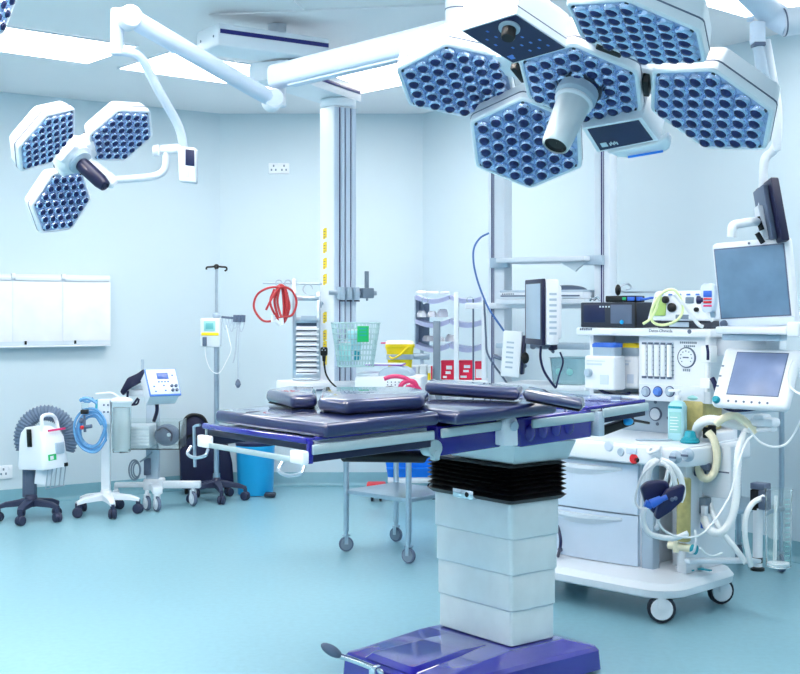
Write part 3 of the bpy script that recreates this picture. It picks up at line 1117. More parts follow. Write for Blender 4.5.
carton(405, 418.5, 366, 376, 'packet', 'white box with pink marks at the left end of the rack shelf', -.05, extra=[(.55, .8, .1, .9, 'lilac')])
carton(419.5, 426.5, 365.5, 376, 'white', 'narrow white box beside the white box with pink marks', -.05)
carton(427.5, 432.5, 366, 376, 'white', 'white box with a yellow corner, left of the first pink-red box', -.05, extra=[(.05, .6, .0, .5, 'yellow'), (.7, 1., 0., 1., 'pinkred')])
carton(441, 454, 361, 377, 'pinkred', 'pink-red box with white labels, seen between the grey post and the white post', .02, extra=[(.4, .85, .55, .75, 'white'), (.35, .75, .3, .45, 'white'), (.15, .45, .08, .2, 'white')])
carton(459, 473, 361, 377, 'pinkred', 'pink-red box with white labels, just right of the white post', .02, extra=[(.35, .8, .62, .78, 'white'), (.3, .7, .4, .52, 'white'), (.1, .55, .1, .22, 'white')])
carton(475, 482.5, 362, 377, 'pinkred', 'narrow pink-red box beside the right-hand post of the rack', .02, extra=[(.1, .9, .1, .6, 'packet')])

# ------------------------------------------------------------------ twin-post pendant behind the table
t = Th('ceiling_pendant', 'twin-post ceiling pendant with shelves between two tall white posts', 'pendant', (.887, 7.3, 0), -34)
pa = t.Y(500, 300, 0).x
pb = t.Y(605.5, 300, 0).x
for x in (pa, pb):
    w = .058 if x == pa else .05
    b = B().box((x - w, -.05, .75), (x + w, .05, 2.80), .008)
    po = b.build('post', 'offwhite', t)
    gx = x - w + .028 if x == pa else x - .004
    b = B().box((gx, -.0535, .78), (gx + .007, -.0495, 2.78))
    b.box((gx + .014, -.0525, .78), (gx + .018, -.0495, 2.78))
    b.build('post_groove', 'screwblue', po)
b = B().box((pa - .1, -.1, 2.802), (pb + .1, .1, 2.9), .012)
b.cyl(((pa + pb) / 2, 0, 2.9), ((pa + pb) / 2, 0, 2.957), .15, seg=28)
b.build('top_beam', 'white', t)
def shelf(py, dpt, th, m_='offwhite', nm='shelf', xa=pa + .06, xb=pb - .055, y0=-.16):
    z = t.Y(555, py, y0).z
    b = B().box((xa, y0, z - th), (xb, y0 + dpt, z), .005)
    return z, b.build(nm, m_, t)
z1, o1 = shelf(256.5, .34, .028)
b = B().box((pa - .02, -.09, z1 - .055), (pa + .1, -.052, z1 + .005), .004)
b.build('shelf_bracket', 'lightgrey', o1)
b = B().box((pb - .1, -.09, z1 - .05), (pb + .02, -.052, z1 + .005), .004)
b.build('shelf_bracket', 'lightgrey', o1)
q = t.Y(575, 264, -.1)
b = B().slab([V((q.x - .1, -.1, z1 - .03)), V((q.x + .07, -.1, z1 - .03)), V((q.x + .0, -.1, z1 - .085))], .02, 0, d=(0, 1, 0))
b.build('triangular_gusset', 'wall', o1)
z2, o2 = shelf(299, .34, .03)
b = B().box((pa - .2, -.08, z2 - .055), (pb + .02, -.055, z2 - .02), .004)
b.build('equipment_rail', 'white', t)
z3, o3 = shelf(344, .36, .03, 'lightgrey')
z4, o4 = shelf(385, .4, .03, 'white')
# flat units on the second shelf
o = Th('flat_console', 'flat white console with dark blue cushion, on the middle shelf of the twin-post pendant', 'console', t.M @ V(((pa + pb) / 2, 0, z2 + .001)), -34)
w = (pb - pa) / 2 - .07
b = B().box((-w, -.15, 0), (w, .16, .038), .008)
bo = b.build('case', 'offwhite', o)
b = B()
b.box((-w + .02, -.1535, .014), (w - .02, -.1495, .022))
for k in range(7):
    b.box((-w + .03 + .012 * k, -.154, .026), (-w + .036 + .012 * k, -.1495, .033))
b.build('slot', 'slategrey', bo)
b = B().box((-w, -.13, .0385), (w * .98, .15, .052), .004)
b.build('lid', 'lightgrey', o)
b = B().ball((w * .35, 0, .052), .115, 1.1, .9, .26, seg=20)
b.build('cushion', 'slategrey', o)

# ------------------------------------------------------------------ patient monitor seen from the side
m = Th('patient_monitor', 'white patient monitor with dark bezel turned edge-on, in front of the twin-post pendant', 'monitor', P(538, 345, 6.75), 0)
c_ = m.I @ P(537, 312, 6.75)
nrm = V((-.985, -.17, 0)).normalized()
wv = V((.17, -.985, 0)).normalized()
hh = .175
T = frame(wv, UPZ, nrm, c_)
b = B().box((-.165, -hh, -.075), (.165, hh, .0), .012, T=T)
b.box((-.12, -hh + .03, -.105), (.12, hh - .03, -.07), .015, T=T)
mo = b.build('case', 'white', m)
b = B().box((-.168, -hh - .003, .0), (.168, hh + .003, .022), .006, T=T)
bz = b.build('bezel', 'navy', mo)
b = B().box((-.14, -hh + .03, .021), (.14, hh - .022, .0235), .002, T=T)
b.build('screen', 'lightgrey', bz)
b = B()
for k in range(8):
    b.box((.1645, -.12 + .03 * k, -.06), (.1665, -.108 + .03 * k, -.02), T=T)
b.build('vents', 'lightgrey', mo)
q0 = m.I @ P(541, 346, 6.75)
q1 = m.I @ (t.M @ V((pa + .32, -.182, z3 - .015)))
b = B().tube([c_ - nrm * .07 - UPZ * (hh - .05), q0 - nrm * .03, q1 + V((0, -.1, .02)), q1], .018, seg=10)
b.build('mount_arm', 'slategrey', m)
b = B().tube([m.I @ P(x, y, 6.72) for x, y in ((541, 346), (540.5, 358), (544, 371), (551, 382), (556, 388))], .007)
b.tube([m.I @ P(x, y, 6.70) for x, y in ((560, 352), (563, 362), (559, 376), (556, 388))], .005)
b.build('cable', 'bagblue', m)
# black box under the monitor
# clipboard-like white unit
o = Th('control_unit', 'tilted white control unit with a dark edge, left of the edge-on monitor', 'control unit', P(512, 380, 7.0), -18)
c_ = o.P(512, 354, 7.0)
T = Mx.Translation(c_) @ Mx.Rotation(R(4), 4, 'Y') @ frame((1, 0, 0), (0, 0, 1), (0, -1, 0), (0, 0, 0))
b = B().box((-.055, -.13, -.02), (.055, .13, .02), .008, T=T)
ca = b.build('case', 'white', o)
b = B()
for k in range(6):
    b.box((-.03, -.08 + .028 * k, .0195), (.012, -.07 + .028 * k, .021), T=T)
b.build('markings', 'lightgrey', ca)
b = B().box((.057, -.11, -.022), (.075, .11, .024), .006, T=T)
b.build('dark_edge', 'navy', o)
b = B().tube([c_ + V((.0, .0, -.05)), c_ + V((.05, .1, -.07)), o.I @ (t.M @ V((pa + .02, -.085, 1.12))), o.I @ (t.M @ V((pa + .02, -.068, 1.12)))], .012)
b.build('support_arm', 'slategrey', o)
c2 = o.P(525, 358, 6.95)
b = B().ball(c2, .03, .8, .7, 1.1)
b.build('round_knob', 'black', o)

# mint bottle holder
o = Th('wand_holder', 'mint-green wand in a dark holder, right of the edge-on monitor', 'holder', P(554, 350, 7.0))
q = lambda px, py: o.I @ P(px, py, 7.0)
b = B().cyl(q(553, 350), q(552, 337), .026, .028, seg=18, bev=.004)
b.build('cup', 'navy', o)
b = B().loft([[q(552, 338) + V((math.cos(a) * .02, math.sin(a) * .02, 0)) for a in [i * math.pi / 6 for i in range(12)]], [q(554, 322) + V((math.cos(a) * .026, math.sin(a) * .022, 0)) for a in [i * math.pi / 6 for i in range(12)]], [q(555, 315) + V((math.cos(a) * .03, math.sin(a) * .012, 0)) for a in [i * math.pi / 6 for i in range(12)]]])
b.build('wand', 'mint', o)
b = B().tube([q(547, 316), q(550, 314), q(554, 317), q(556, 324)], .008)
b.build('clip', 'black', o)
b = B().tube([q(553, 350) + V((0, 0, 0)), q(553, 352), o.I @ (t.M @ V((pa + .42, -.174, z3 - .02)))], .008)
b.build('bracket', 'slategrey', o)

# teal wire basket / tub on the lowest shelf
o = Th('storage_tub', 'clear teal-tinted tub on the lowest shelf of the twin-post pendant', 'tub', t.M @ V((pa + .50, -.03, z4 + .001)), -34)
b = B().loft([rrect(.09, .1, .03, 4, 0, 0, 0), rrect(.10, .115, .03, 4, 0, 0, .15), rrect(.108, .122, .03, 4, 0, 0, .155), rrect(.096, .11, .03, 4, 0, 0, .152), rrect(.086, .096, .03, 4, 0, 0, .006)])
tb = b.build('tub_body', 'tubclear', o)
for k in range(2):
    b = B().lathe([(.02, 0), (.016, .003)], (-.035 + .07 * k, -.112, .075), (0, -1, 0), 14)
    b.build('embossed_ring', 'mint', tb)

# blue cable from the pendant
o = Th('blue_cable', 'thin blue cable looping down from the left post of the twin-post pendant', 'cable', P(486, 240, 7.3))
q = lambda px, py, Y=7.35: o.I @ P(px, py, Y)
b = B().tube([q(489, 233), q(480, 238), q(474, 248), q(473.5, 262), q(477, 279), q(483, 296), q(489, 309), q(497, 321), q(504, 331)], .006, seg=8)
b.build('upper_run', 'bluecable', o)
b = B().tube([q(486, 338), q(487, 352), q(494, 365), q(502, 376), q(508, 385)], .006)
b.tube([q(484, 300), q(485, 320), q(486, 338)], .006)
b.build('lower_run', 'slategrey', o)
# ------------------------------------------------------------------ operating table
t = Th('operating_table', 'operating table with violet base, silver column and dark blue pads', 'operating table', (.376, 4.88, 0), 38.3)
K = .032
# base
b = B()
def rc(x0, x1, y0, y1, z, r, n=5):
    return rrect((x1 - x0) / 2, (y1 - y0) / 2, r, n, (x0 + x1) / 2, (y0 + y1) / 2, z)
b.loft([rc(-.57, .275, -.32, .255, .012, .03), rc(-.565, .27, -.315, .25, .085, .03), rc(-.555, .26, -.305, .24, .1, .03), rc(-.53, .235, -.28, .215, .108, .03), rc(-.22, .15, -.25, .225, .131, .02), rc(-.16, .14, -.235, .22, .134, .01)])
base = b.build('base_cover', 'violetbase', t, 22)
b = B()
b.loft([rc(-.56, -.15, -.17, .12, .105, .02), rc(-.54, -.15, -.15, .10, .124, .02), rc(-.30, -.15, -.12, .09, .136, .02)])
b.build('base_ridge', 'violetbase', base, 22)
b = B().loft([rc(-.55, .255, -.30, .235, .001, .03), rc(-.55, .255, -.30, .235, .014, .03)])
b.build('floor_plate', 'darkgrey', t)
# pedal lever
b = B()
q = lambda px, py, Y=4.5: t.P(px, py, Y)
b.tube([q(340, 656), q(350, 659), q(366, 665), q(381, 672), q(384, 680)], .011, seg=10)
b.box(q(376, 674) - V((.02, .01, .012)), q(376, 674) + V((.02, .02, .03)), .006)
lv = b.build('pedal_lever', 'chrome', t)
ax_ = (q(322, 645) - q(340, 656)).normalized()
T = frame(ax_, UPZ.cross(ax_).normalized() * -1, ax_.cross(UPZ.cross(ax_).normalized() * -1), q(331.5, 650.5))
b = B().ball((0, 0, 0), .045, 1., .55, .42, T=T)
b.build('pedal_pad', 'slategrey', lv)
# column
zs = [.136, .267, .404, .539, .674]
for k in range(4):
    e = .0055 * k
    hx, hy = .115 + e, .21 + e * 1.1
    r = .012 + .004 * k
    b = B().loft([rrect(hx - .003, hy - .003, r, 4, z=zs[k] + .0005), rrect(hx, hy, r, 4, z=zs[k] + .004), rrect(hx, hy, r, 4, z=zs[k + 1] - .003), rrect(hx - .002, hy - .002, r, 4, z=zs[k + 1])])
    b.build('column_segment', 'brushed', t)
q = t.X(466, 494, -.137)
b = B().box((-.155, q.y - .06, q.z - .016), (-.132, q.y + .06, q.z + .02), .004)
br = b.build('column_bracket', 'chrome', t)
b = B().cyl((-.157, q.y - .025, q.z + .002), (-.153, q.y - .025, q.z + .002), .01, seg=12)
b.build('bracket_screw', 'black', br)
# saddle and bellows
sc0 = t.Y(513, 465, -.24)
x0, x1 = sc0.x, t.Y(569, 455, -.24).x
y1 = t.X(450, 456, x0).y
zs0 = sc0.z
loops = []
n = 8
for i in range(2 * n + 1):
    f = i / (2 * n)
    z = .675 + (zs0 - .004 - .675) * (f ** .8)
    e = .0 if i % 2 == 0 else .016
    loops.append(rrect(.138 + e, .233 + e, .02, 3, z=z))
b = B().loft(loops)
b.build('bellows', 'bellows', t, 20)
cxs, cys = (x0 + x1) / 2, (-.24 + y1) / 2
hx, hy = (x1 - x0) / 2, (y1 + .24) / 2
b = B().loft([rrect(hx - .01, hy - .006, .006, 2, cxs, cys, zs0), rrect(hx, hy, .008, 2, cxs, cys, zs0 + .006), rrect(hx + .015, hy + .03, .01, 2, cxs, cys, zs0 + .075)])
b.build('saddle', 'brushed', t)
YN = -.34

def rail(p0, p1, name='side_rail', y=YN, hh=.033, parent=t):
    a, c = t.Y(*p0, YN), t.Y(*p1, YN)
    for yy in (YN, .34):
        A_, C_ = V((a.x, yy, a.z)), V((c.x, yy, c.z))
        b = B().beam(A_, C_, .012, hh, .005)
        r_ = b.build(name, 'silverrail', parent)
        b = B()
        sgn = 1 if yy < 0 else -1
        for f in (.12, .88):
            k = A_.lerp(C_, f)
            b.cyl(k, k + V((0, .03 * sgn, 0)), .009, seg=10)
        b.build('rail_spacer', 'steel', r_)
    return a, c


# leg section
A, Bq = rail((312, 450), (434, 435))
b = B()
for yy in (-.315, .315):
    b.beam((A.x, yy, A.z - .018), (Bq.x, yy, Bq.z - .018), .02, .05, .004)
b.beam((A.x + .01, -.325, A.z + .01), (A.x + .01, .325, A.z + .01), .022, .03, .004)
lf = b.build('leg_frame', 'navy', t)
b = B().beam((A.x - .006, -.335, A.z + .028), (A.x - .006, .33, A.z + .028), .03, .02, .006)
b.box((A.x - .012, -.338, A.z - .045), (A.x + .008, -.322, A.z + .03), .004)
b.beam((A.x + .02, -.32, A.z + .032), (Bq.x - .02, -.32, Bq.z + .03), .02, .01, .003)
b.build('violet_edge', 'violet', lf)
b = B().slab([(A.x + .01, -.30, A.z + .024), (Bq.x, -.30, Bq.z + .022), (Bq.x, .30, Bq.z + .022), (A.x + .01, .30, A.z + .024)], .012)
b.build('deck', 'paleblue', lf)
# end rod and clamps
zrod = A.z - .034
b = B().beam((A.x - .03, -.3, zrod), (A.x - .03, .33, zrod), .012, .018, .003)
rd = b.build('end_rail', 'silverrail', t)
for px, py in ((207, 431), (301, 449.5)):
    yk = t.X(px, py, A.x - .02).y
    b = B().box((A.x - .042, yk - .042, zrod - .01), (A.x - .016, yk + .035, zrod + .032), .006)
    ck = b.build('clamp', 'white', rd)
    p = V((A.x - .05, yk, zrod - .03))
    b = B().tube([p + V((0, .06, .02)), p + V((-.02, .05, -.005)), p + V((-.03, -.02, -.012)), p + V((-.02, -.075, 0)), p + V((.0, -.06, .018))], .006)
    b.build('clamp_handle', 'steel', ck)
b = B().cyl(t.P(194, 426, 4.62), t.P(195, 467, 4.62), .006, seg=10)
b.tube([t.P(194, 427, 4.62), t.P(196, 425.5, 4.6), t.P(200, 425, 4.58)], .005)
b.build('hanging_rod', 'steel', rd)
# strut
g0, g1 = t.Y(343, 455.5, -.22), t.Y(424, 457, -.22)
b = B().cyl(g0, g1, .021, seg=16, bev=.004)
b.cyl(g1, t.Y(434, 450, -.22), .012, seg=12)
b.build('gas_strut', 'black', t)
h0 = t.Y(432, 448, -.3)
b = B()
b.cyl(h0 + V((0, -.02, 0)), h0 + V((0, .03, 0)), .03, seg=18)
b.cyl(h0 + V((.0, -.03, -.02)), h0 + V((0, .0, -.02)), .013, seg=12)
b.box(h0 + V((.005, -.01, -.045)), h0 + V((.03, .02, .03)), .006)
b.build('leg_hinge', 'silverrail', t)
# seat and back boxes
def body(px, m_, nm):
    pts = [t.Y(*q, -.315) for q in px]
    b = B().slab(pts, .63, .008, d=(0, 1, 0))
    return b.build(nm, m_, t, 30), pts
bx, p_ = body(((437, 427), (501.5, 417.5), (501.5, 447), (436.5, 457)), 'violet', 'seat_section')
rail((441, 433.5), (505, 425))
b2, p2 = body(((518, 418), (592, 409), (592, 437), (521, 447.5)), 'violet', 'back_section')
rail((532, 424), (594, 416.5))
b = B()
for px, py in ((530, 433), (543, 430), (556, 428), (569, 426)):
    c_ = t.Y(px, py, -.317)
    b.ball(c_, .032, .8, .35, 1.0)
b.build('moulded_bosses', 'violet', b2)
hc = [t.Y(*q, -.36) for q in ((504, 446), (504, 428), (505.5, 419.5), (510, 415.5), (514, 415.5), (518, 420), (518.5, 446))]
b = B().slab(hc, .09, .006, d=(0, 1, 0))
hv = b.build('hinge_cover', 'white', t)
k_ = t.Y(513, 426, -.362)
b = B().cyl(k_, k_ + V((0, -.012, 0)), .018, seg=18, bev=.002)
b.build('hinge_pin', 'lightgrey', hv)
q = t.Y(592, 410, -.3)
b = B().box((q.x + .0, -.335, q.z - .1), (q.x + .035, .33, q.z - .005), .006)
b.build('back_hinge', 'lightgrey', t)
# head plate
a, c = rail((603, 413.5), (648, 406.5))
b = B().slab([(a.x - .06, -.32, a.z + .028), (c.x + .01, -.32, c.z + .028), (c.x + .01, .32, c.z + .028), (a.x - .06, .32, a.z + .028)], .014, .004)
hp = b.build('head_plate', 'violet', t)
b = B().beam((a.x, -.318, a.z - .015), (c.x, -.318, c.z - .012), .016, .05, .003)
b.build('head_frame', 'navy', hp)
q = t.Z(616, 402.5, a.z + .03)
b = B().lathe([(.022, 0), (.022, .008), (.014, .012), (.02, .02), (.02, .026), (.002, .028)], q, (0, 0, 1), 20)
b.build('locking_knob', 'lightgrey', hp)
g0, g1 = t.Y(599, 432, -.25), t.Y(632, 420, -.25)
b = B().beam(g0, g1, .03, .035, .006)
b.beam(t.Y(632, 420, -.2), t.Y(648, 423, -.2), .02, .01)
b.build('head_strut', 'black', t)
q = t.Y(628, 421.5, -.27)
b = B().ball(q, .02, 1.2, 1, .8)
b.build('blue_knob', 'cyan', t)
for px, py in ((449, 421), (550, 406), (567, 408)):
    q = t.Y(px, py, -.27)
    b = B().lathe([(.012, -.02), (.012, .0), (.016, .004), (.012, .014), (.001, .015)], q, (0, 0, 1), 12)
    b.build('deck_stud', 'chrome', t)

# pads: outlines on the tilted table plane
def padpoly(pix, z0, th, bev, nm='pad', close=None):
    pts = [t.Z(*q, z0, K) for q in pix]
    if close:
        i, j, kx, ky = close
        pts += [pts[i] + V((kx, ky, kx * K)), pts[j] + V((kx, ky, kx * K))]
    b = B().slab(pts, th, bev, 5)
    return b.build(nm, 'pad', t, 50), pts


p1 = [t.Z(*q, 1.072, K) for q in ((325, 424), (436, 411))]
W_ = .70
ya = p1[0].y
pts = [V((p1[0].x - .0, ya, 0)), V((p1[1].x, ya, 0)), V((p1[1].x, ya + W_, 0)), V((p1[0].x, ya + W_, 0))]
pts = [V((p.x, p.y, 1.072 + K * p.x)) for p in pts]
b = B().slab(pts, .046, .017, 5)
lp_ = b.build('leg_pad', 'pad', t, 50)
for fx, fy in ((.12, .75), (.1, .42), (.3, .5)):
    c_ = pts[0] + (pts[1] - pts[0]) * fx + (pts[3] - pts[0]) * fy
    b = B().ball(c_, .02, 1.6, .7, .12)
    b.build('press_stud', 'darkgrey', lp_)
# seat pad
p1 = [t.Z(*q, 1.072, K) for q in ((457, 412), (542, 399.5))]
ya = p1[0].y
pts = [V((p1[0].x, ya, 0)), V((p1[1].x, ya, 0)), V((p1[1].x, ya + .58, 0)), V((p1[0].x, ya + .58, 0))]
pts = [V((p.x, p.y, 1.072 + K * p.x)) for p in pts]
b = B().slab(pts, .046, .02, 5)
b.build('seat_pad', 'pad', t, 50)
# loose pads lying on the table
def loose(pix, z0, th, label, bev=.02):
    pts = [t.M @ t.Z(*q, z0, K) for q in pix]
    c_ = sum(pts, V()) / len(pts)
    o = Th('table_pad', label, 'pad', (c_.x, c_.y, c_.z - th), 0)
    I = o.I
    lo = min(p.z for p in pts)
    b = B().slab([I @ p for p in pts], th, bev, 5)
    pd = b.build('cushion', 'pad', o, 50)
    b = B()
    mid = sum([I @ p for p in pts], V()) / len(pts)
    lw = [mid + ((I @ p) - mid) * .9 - V((0, 0, th - .0005)) for p in pts]
    b.slab(lw, .003)
    b.build('base_board', 'black', o)
    return o


loose(((265.5, 389.5), (291.5, 395.6), (317, 394.6), (316, 386.4), (288, 385.6)), 1.124, .048, 'loose dark blue pad at the far left of the table, behind the notched pad')
loose(((318, 397.5), (345, 400.5), (424, 395), (429, 390), (412, 386.3), (322, 386.6)), 1.124, .048, 'loose dark blue pad lying across the middle of the leg pad')
loose(((424.5, 382.5), (519, 388.5), (524, 385), (430, 378.0)), 1.128, .044, 'long dark blue pad lying crosswise in front of the pink-red boxes', .018)
loose(((523, 389), (582, 399.5), (586, 396.5), (528, 385)), 1.128, .040, 'short dark blue pad at the crosswise pad row end nearest the anaesthesia machine', .018)

# ------------------------------------------------------------------ steel trolley under the table's left half
t2 = Th('steel_trolley', 'steel instrument trolley with lower shelf, left of the table column', 'trolley', (.012, 7.172, 0), -43.3)
LX, LY = .247, .21
for sx, sy in ((-1, -1), (1, -1), (1, 1), (-1, 1)):
    b = B().cyl((sx * LX, sy * LY, .118), (sx * LX, sy * LY, .905), .0165, seg=14)
    b.build('leg', 'steel', t2)
    caster(t2, (sx * LX, sy * LY, 0), .043, .022, 'slategrey', 'grey', yaw=30 + 20 * sx * sy, stem=.03)
b = B()
b.box((-LX - .005, -LY - .005, .335), (LX + .005, LY + .005, .36), .004)
b.build('lower_shelf', 'steel', t2)
b = B()
b.box((-LX - .03, -LY - .03, .89), (LX + .03, LY + .03, .915), .006)
b.build('top_shelf', 'steel', t2)
# unit on the trolley with pink tubes
un = Th('diathermy_unit', 'white unit with grey domed top and dotted front, behind the table pads', 'medical unit', t2.M @ V((.02, .0, .916)), -8)
q = lambda px, py, Y=6.98: un.I @ P(px, py, Y)
b = B().box((q(352, 392).x, -.13, 0), (q(421, 392).x, .15, q(390, 377).z), .012)
ca = b.build('case', 'white', un)
b = B()
for i in range(6):
    for j in range(3):
        c_ = V((q(386, 380).x + .022 * i, -.1315, .055 - .016 * j + .02))
        b.lathe([(.004, 0), (.0035, .002)], c_, (0, -1, 0), 8)
b.build('vent_holes', 'slategrey', ca)
b = B()
L = []
for i in range(13):
    a = math.pi * i / 12
    L.append(V((q(392, 378).x - math.cos(a) * .1, 0, q(392, 378).z + math.sin(a) * .062)))
b.slab([V((p.x, -.09, p.z)) for p in L], .2, .008, d=(0, 1, 0))
b.build('domed_top', 'lightgrey', un)
b = B().box((q(353, 377).x, -.12, q(353, 377).z + .0), (q(376, 377).x, .1, q(360, 374).z), .006)
b.build('tray', 'offwhite', un)
o = Th('purple_folder', 'purple folder lying on the white unit below the wire basket', 'folder', un.M @ V((q(379, 370).x, .02, q(392, 368.8).z + .012)), -8)
b = B().box((-.11, -.08, 0), (.11, .10, .006), .002)
fo = b.build('cover', 'purple', o)
b = B().box((-.105, -.078, .006), (.105, .095, .009))
b.build('sheets', 'white', o)
o = Th('pink_tubing', 'pink coiled tubing in front of the white unit with the dotted front', 'tubing', P(405, 392, 6.72))
q = lambda px, py, Y=6.74: o.I @ P(px, py, Y)
b = B().tube([q(384, 379), q(391, 376.6), q(399, 376.5), q(407, 379), q(414, 384), (q(419, 389)), q(421, 393)], .012)
b.build('outer_tube', 'magenta', o)
b = B().tube([q(399, 391), q(402, 384), q(408, 381), q(414, 382), q(417, 388), q(417.5, 393)], .013)
b.tube([q(404, 393, 6.7), q(407, 387, 6.7), q(412, 386, 6.7), q(416, 391, 6.7)], .009)
b.build('inner_tube', 'magenta', o)
b = B().tube([q(380, 391), q(384, 388.5), q(390, 387.5), q(395, 388.5)], .008)
b.build('black_lead', 'navy', o)

# ------------------------------------------------------------------ blue crate on a low dolly
d = Th('dolly', 'low white dolly with dark casters under the blue crate', 'dolly', (P(412, 480, 9.3).x, 9.3, 0), 0)
q = lambda px, py, Y=9.3: d.I @ P(px, py, Y)
x0, x1 = q(388, 480).x, q(440, 480).x
b = B().box((x0, -.18, .125), (x1, .2, .165), .008)
b.build('deck', 'white', d)
for sx in (x0 + .05, x1 - .05):
    for sy in (-.14, .16):
        caster(d, (sx, sy, 0), .045, .02, stem=.02)
o = Th('blue_crate', 'bright blue plastic crate on the white dolly behind the steel trolley', 'crate', d.M @ V(((x0 + x1) / 2 - .03, 0, .167)), 0)
w = (x1 - x0) / 2
b = B().loft([rrect(w - .03, .16, .02, 4, 0, 0, 0), rrect(w, .19, .025, 4, 0, 0, .20), rrect(w + .012, .2, .025, 4, 0, 0, .205), rrect(w + .012, .2, .025, 4, 0, 0, .225), rrect(w - .004, .185, .02, 4, 0, 0, .225), rrect(w - .03, .155, .02, 4, 0, 0, .01)])
cr = b.build('crate_body', 'brightblue', o)
b = B()
for k in range(2):
    b.box((-w + .02, -.2, .06 + .07 * k), (w - .02, -.165 - .01 * k, .075 + .07 * k), .003)
b.build('moulded_band', 'brightblue', cr)
o = Th('pedal_bin', 'small grey wheeled tub with red lid, left of the blue crate', 'bin', (P(376.5, 489, 9.12).x, 9.12, 0))
b = B().loft([rrect(.05, .06, .02, 4, 0, 0, .03), rrect(.062, .07, .02, 4, 0, 0, .085)])
b.build('tub_body', 'slategrey', o)
b = B().box((-.072, -.085, .087), (.068, .08, .13), .012)
b.build('red_lid', 'red', o)
for sx in (-.03, .03):
    b = B().lathe([(.02, -.01), (.03, -.008), (.03, .008), (.02, .01)], (sx, -.05, .0315), (1, 0, 0), 14)
    b.build('wheel', 'rubber', o)
# ------------------------------------------------------------------ hose-topped warming unit on a dark five-legged base
cx, cy = P(31, 497, 8.25).x, 8.25
t = Th('warming_unit', 'tilted white warming unit on a dark five-legged base, grey hose looped behind it', 'warming unit', (cx, cy, 0), 0)
star_base(t, 5, .215, 52, 0, 'navyrubber', 'navyrubber', .032, .05, .055, zend=.085)
b = B().beam(t.P(24, 498, 8.3) + V((.05, 0, 0)), t.P(28, 470, 8.3) + V((.02, .0, .0)), .07, .06, .01)
b.beam(t.P(27, 497, 8.3), t.P(27, 466, 8.3), .055, .05, .008)
b.build('post', 'slategrey', t)
yaw = 60
T0 = Mx.Translation(t.P(44.5, 470, 8.12)) @ Mx.Rotation(R(-3), 4, 'Y') @ Mx.Rotation(R(yaw), 4, 'Z')
def bx(lo, hi, bev=.0, bb=None):
    return (bb or B()).box(lo, hi, bev, 3, T0)
b = B()
w, dd, hh = .205, .235, .275
L = [rrect(w / 2 + .01, dd / 2 + .01, .03, 4, w / 2, dd / 2, -.0), rrect(w / 2 + .012, dd / 2 + .012, .03, 4, w / 2, dd / 2, .02), rrect(w / 2 - .002, dd / 2 - .0, .03, 4, w / 2, dd / 2, hh * .72), rrect(w / 2 - .016, dd / 2 - .012, .03, 4, w / 2, dd / 2 + .01, hh * .88), rrect(w / 2 - .04, dd / 2 - .05, .03, 4, w / 2 - .01, dd / 2 + .02, hh)]
b.loft([[T0 @ p for p in l] for l in L])
bo = b.build('body', 'white', t, 35)
b = B().tube([T0 @ V(p) for p in ((.04, .04, hh * .86), (.045, .05, hh + .05), (.08, .06, hh + .075), (.15, .06, hh + .07), (.185, .06, hh + .03), (.19, .05, hh * .82))], .013)
b.build('carry_handle', 'white', bo)
b = bx((-.008, .10, .15), (-.0, .14, .29 * .92), .002)
bx((-.015, .107, .16), (-.004, .133, .25), .003, b)
b.build('vent_slot', 'black', bo)
b = bx((.05, -.006, .245), (.2, .004, .258), 0)
b.build('magenta_lettering_band', 'magenta', bo)
b = bx((.03, -.011, .055), (.10, .001, .095), 0)
b.build('green_label', 'green', bo)
b = bx((.045, -.012, .06), (.075, -.010, .085), 0)
b.build('white_label', 'packet', bo)
b = bx((.10, -.013, .09), (.175, .0, .165), .004)
b.build('document_pocket', 'lightgrey', bo)
b = bx((.165, -.02, .0), (.195, .02, .025), .004)
b.build('latch', 'black', bo)
# hose arc behind
pts = []
for i in range(13):
    a = R(205 - 235 * i / 12)
    pts.append(t.P(46 + 24 * math.cos(a), 438 - 25 * math.sin(a), 8.42 + .05 * math.cos(a)))
b = B().tube(pts, .055, seg=14, sm=12, rf=lambda f: .052 + .006 * math.sin(f * 2 * math.pi * 34))
b.build('corrugated_hose', 'corrugated', t, 180)
b = B()
for k in range(5):
    x = .05 + .04 * k
    b.cyl(T0 @ V((x, .02, 0)), T0 @ V((x - .02, .03, -.13)), .004, seg=6)
b.cyl(T0 @ V((.03, .03, -.13)), T0 @ V((.2, .03, -.13)), .004, seg=6)
b.build('wire_rack', 'steel', t)
b = B().slab([T0 @ V(p) for p in ((.0, .08, 0), (.12, .02, 0), (.06, .03, -.11), (-.02, .08, -.09))], .01, .003, d=(0, 1, 0))
b.build('cloth_bag', 'offwhite', t)

# ------------------------------------------------------------------ white suction stand with blue hose
cx, cy = P(106, 497, 8.5).x, 8.5
t = Th('suction_stand', 'white five-legged stand with clear canister, between the warming unit and the monitor cart', 'stand', (cx, cy, 0), 0)
star_base(t, 5, .225, -65, 0, 'white', 'navyrubber', .034, .045, .055, zend=.085)
b = B().box((-.03, -.02, .1), (.03, .02, t.P(104, 400, 8.5).z), .006)
b.build('post', 'white', t)
p0, p1 = t.P(99, 424, 8.45), t.P(111.5, 399, 8.45)
b = B().box((p0.x, -.09, p0.z), (p1.x, -.022, p1.z), .006)
pb_ = b.build('control_block', 'white', t)
b = B().box((p0.x - .018, -.088, p0.z + .06), (p0.x - .0005, -.03, p1.z - .003), .004)
b.build('teal_end', 'teal', pb_)
b = B()
for k, (px, py) in enumerate(((104, 405), (108, 405), (104, 412), (108, 412))):
    c_ = t.P(px, py, 8.41)
    b.lathe([(.007, 0), (.006, .006)], V((c_.x, -.09, c_.z)), (0, -1, 0), 10)
b.build('push_button', 'slategrey', pb_)
c_ = t.P(121.5, 452, 8.45)
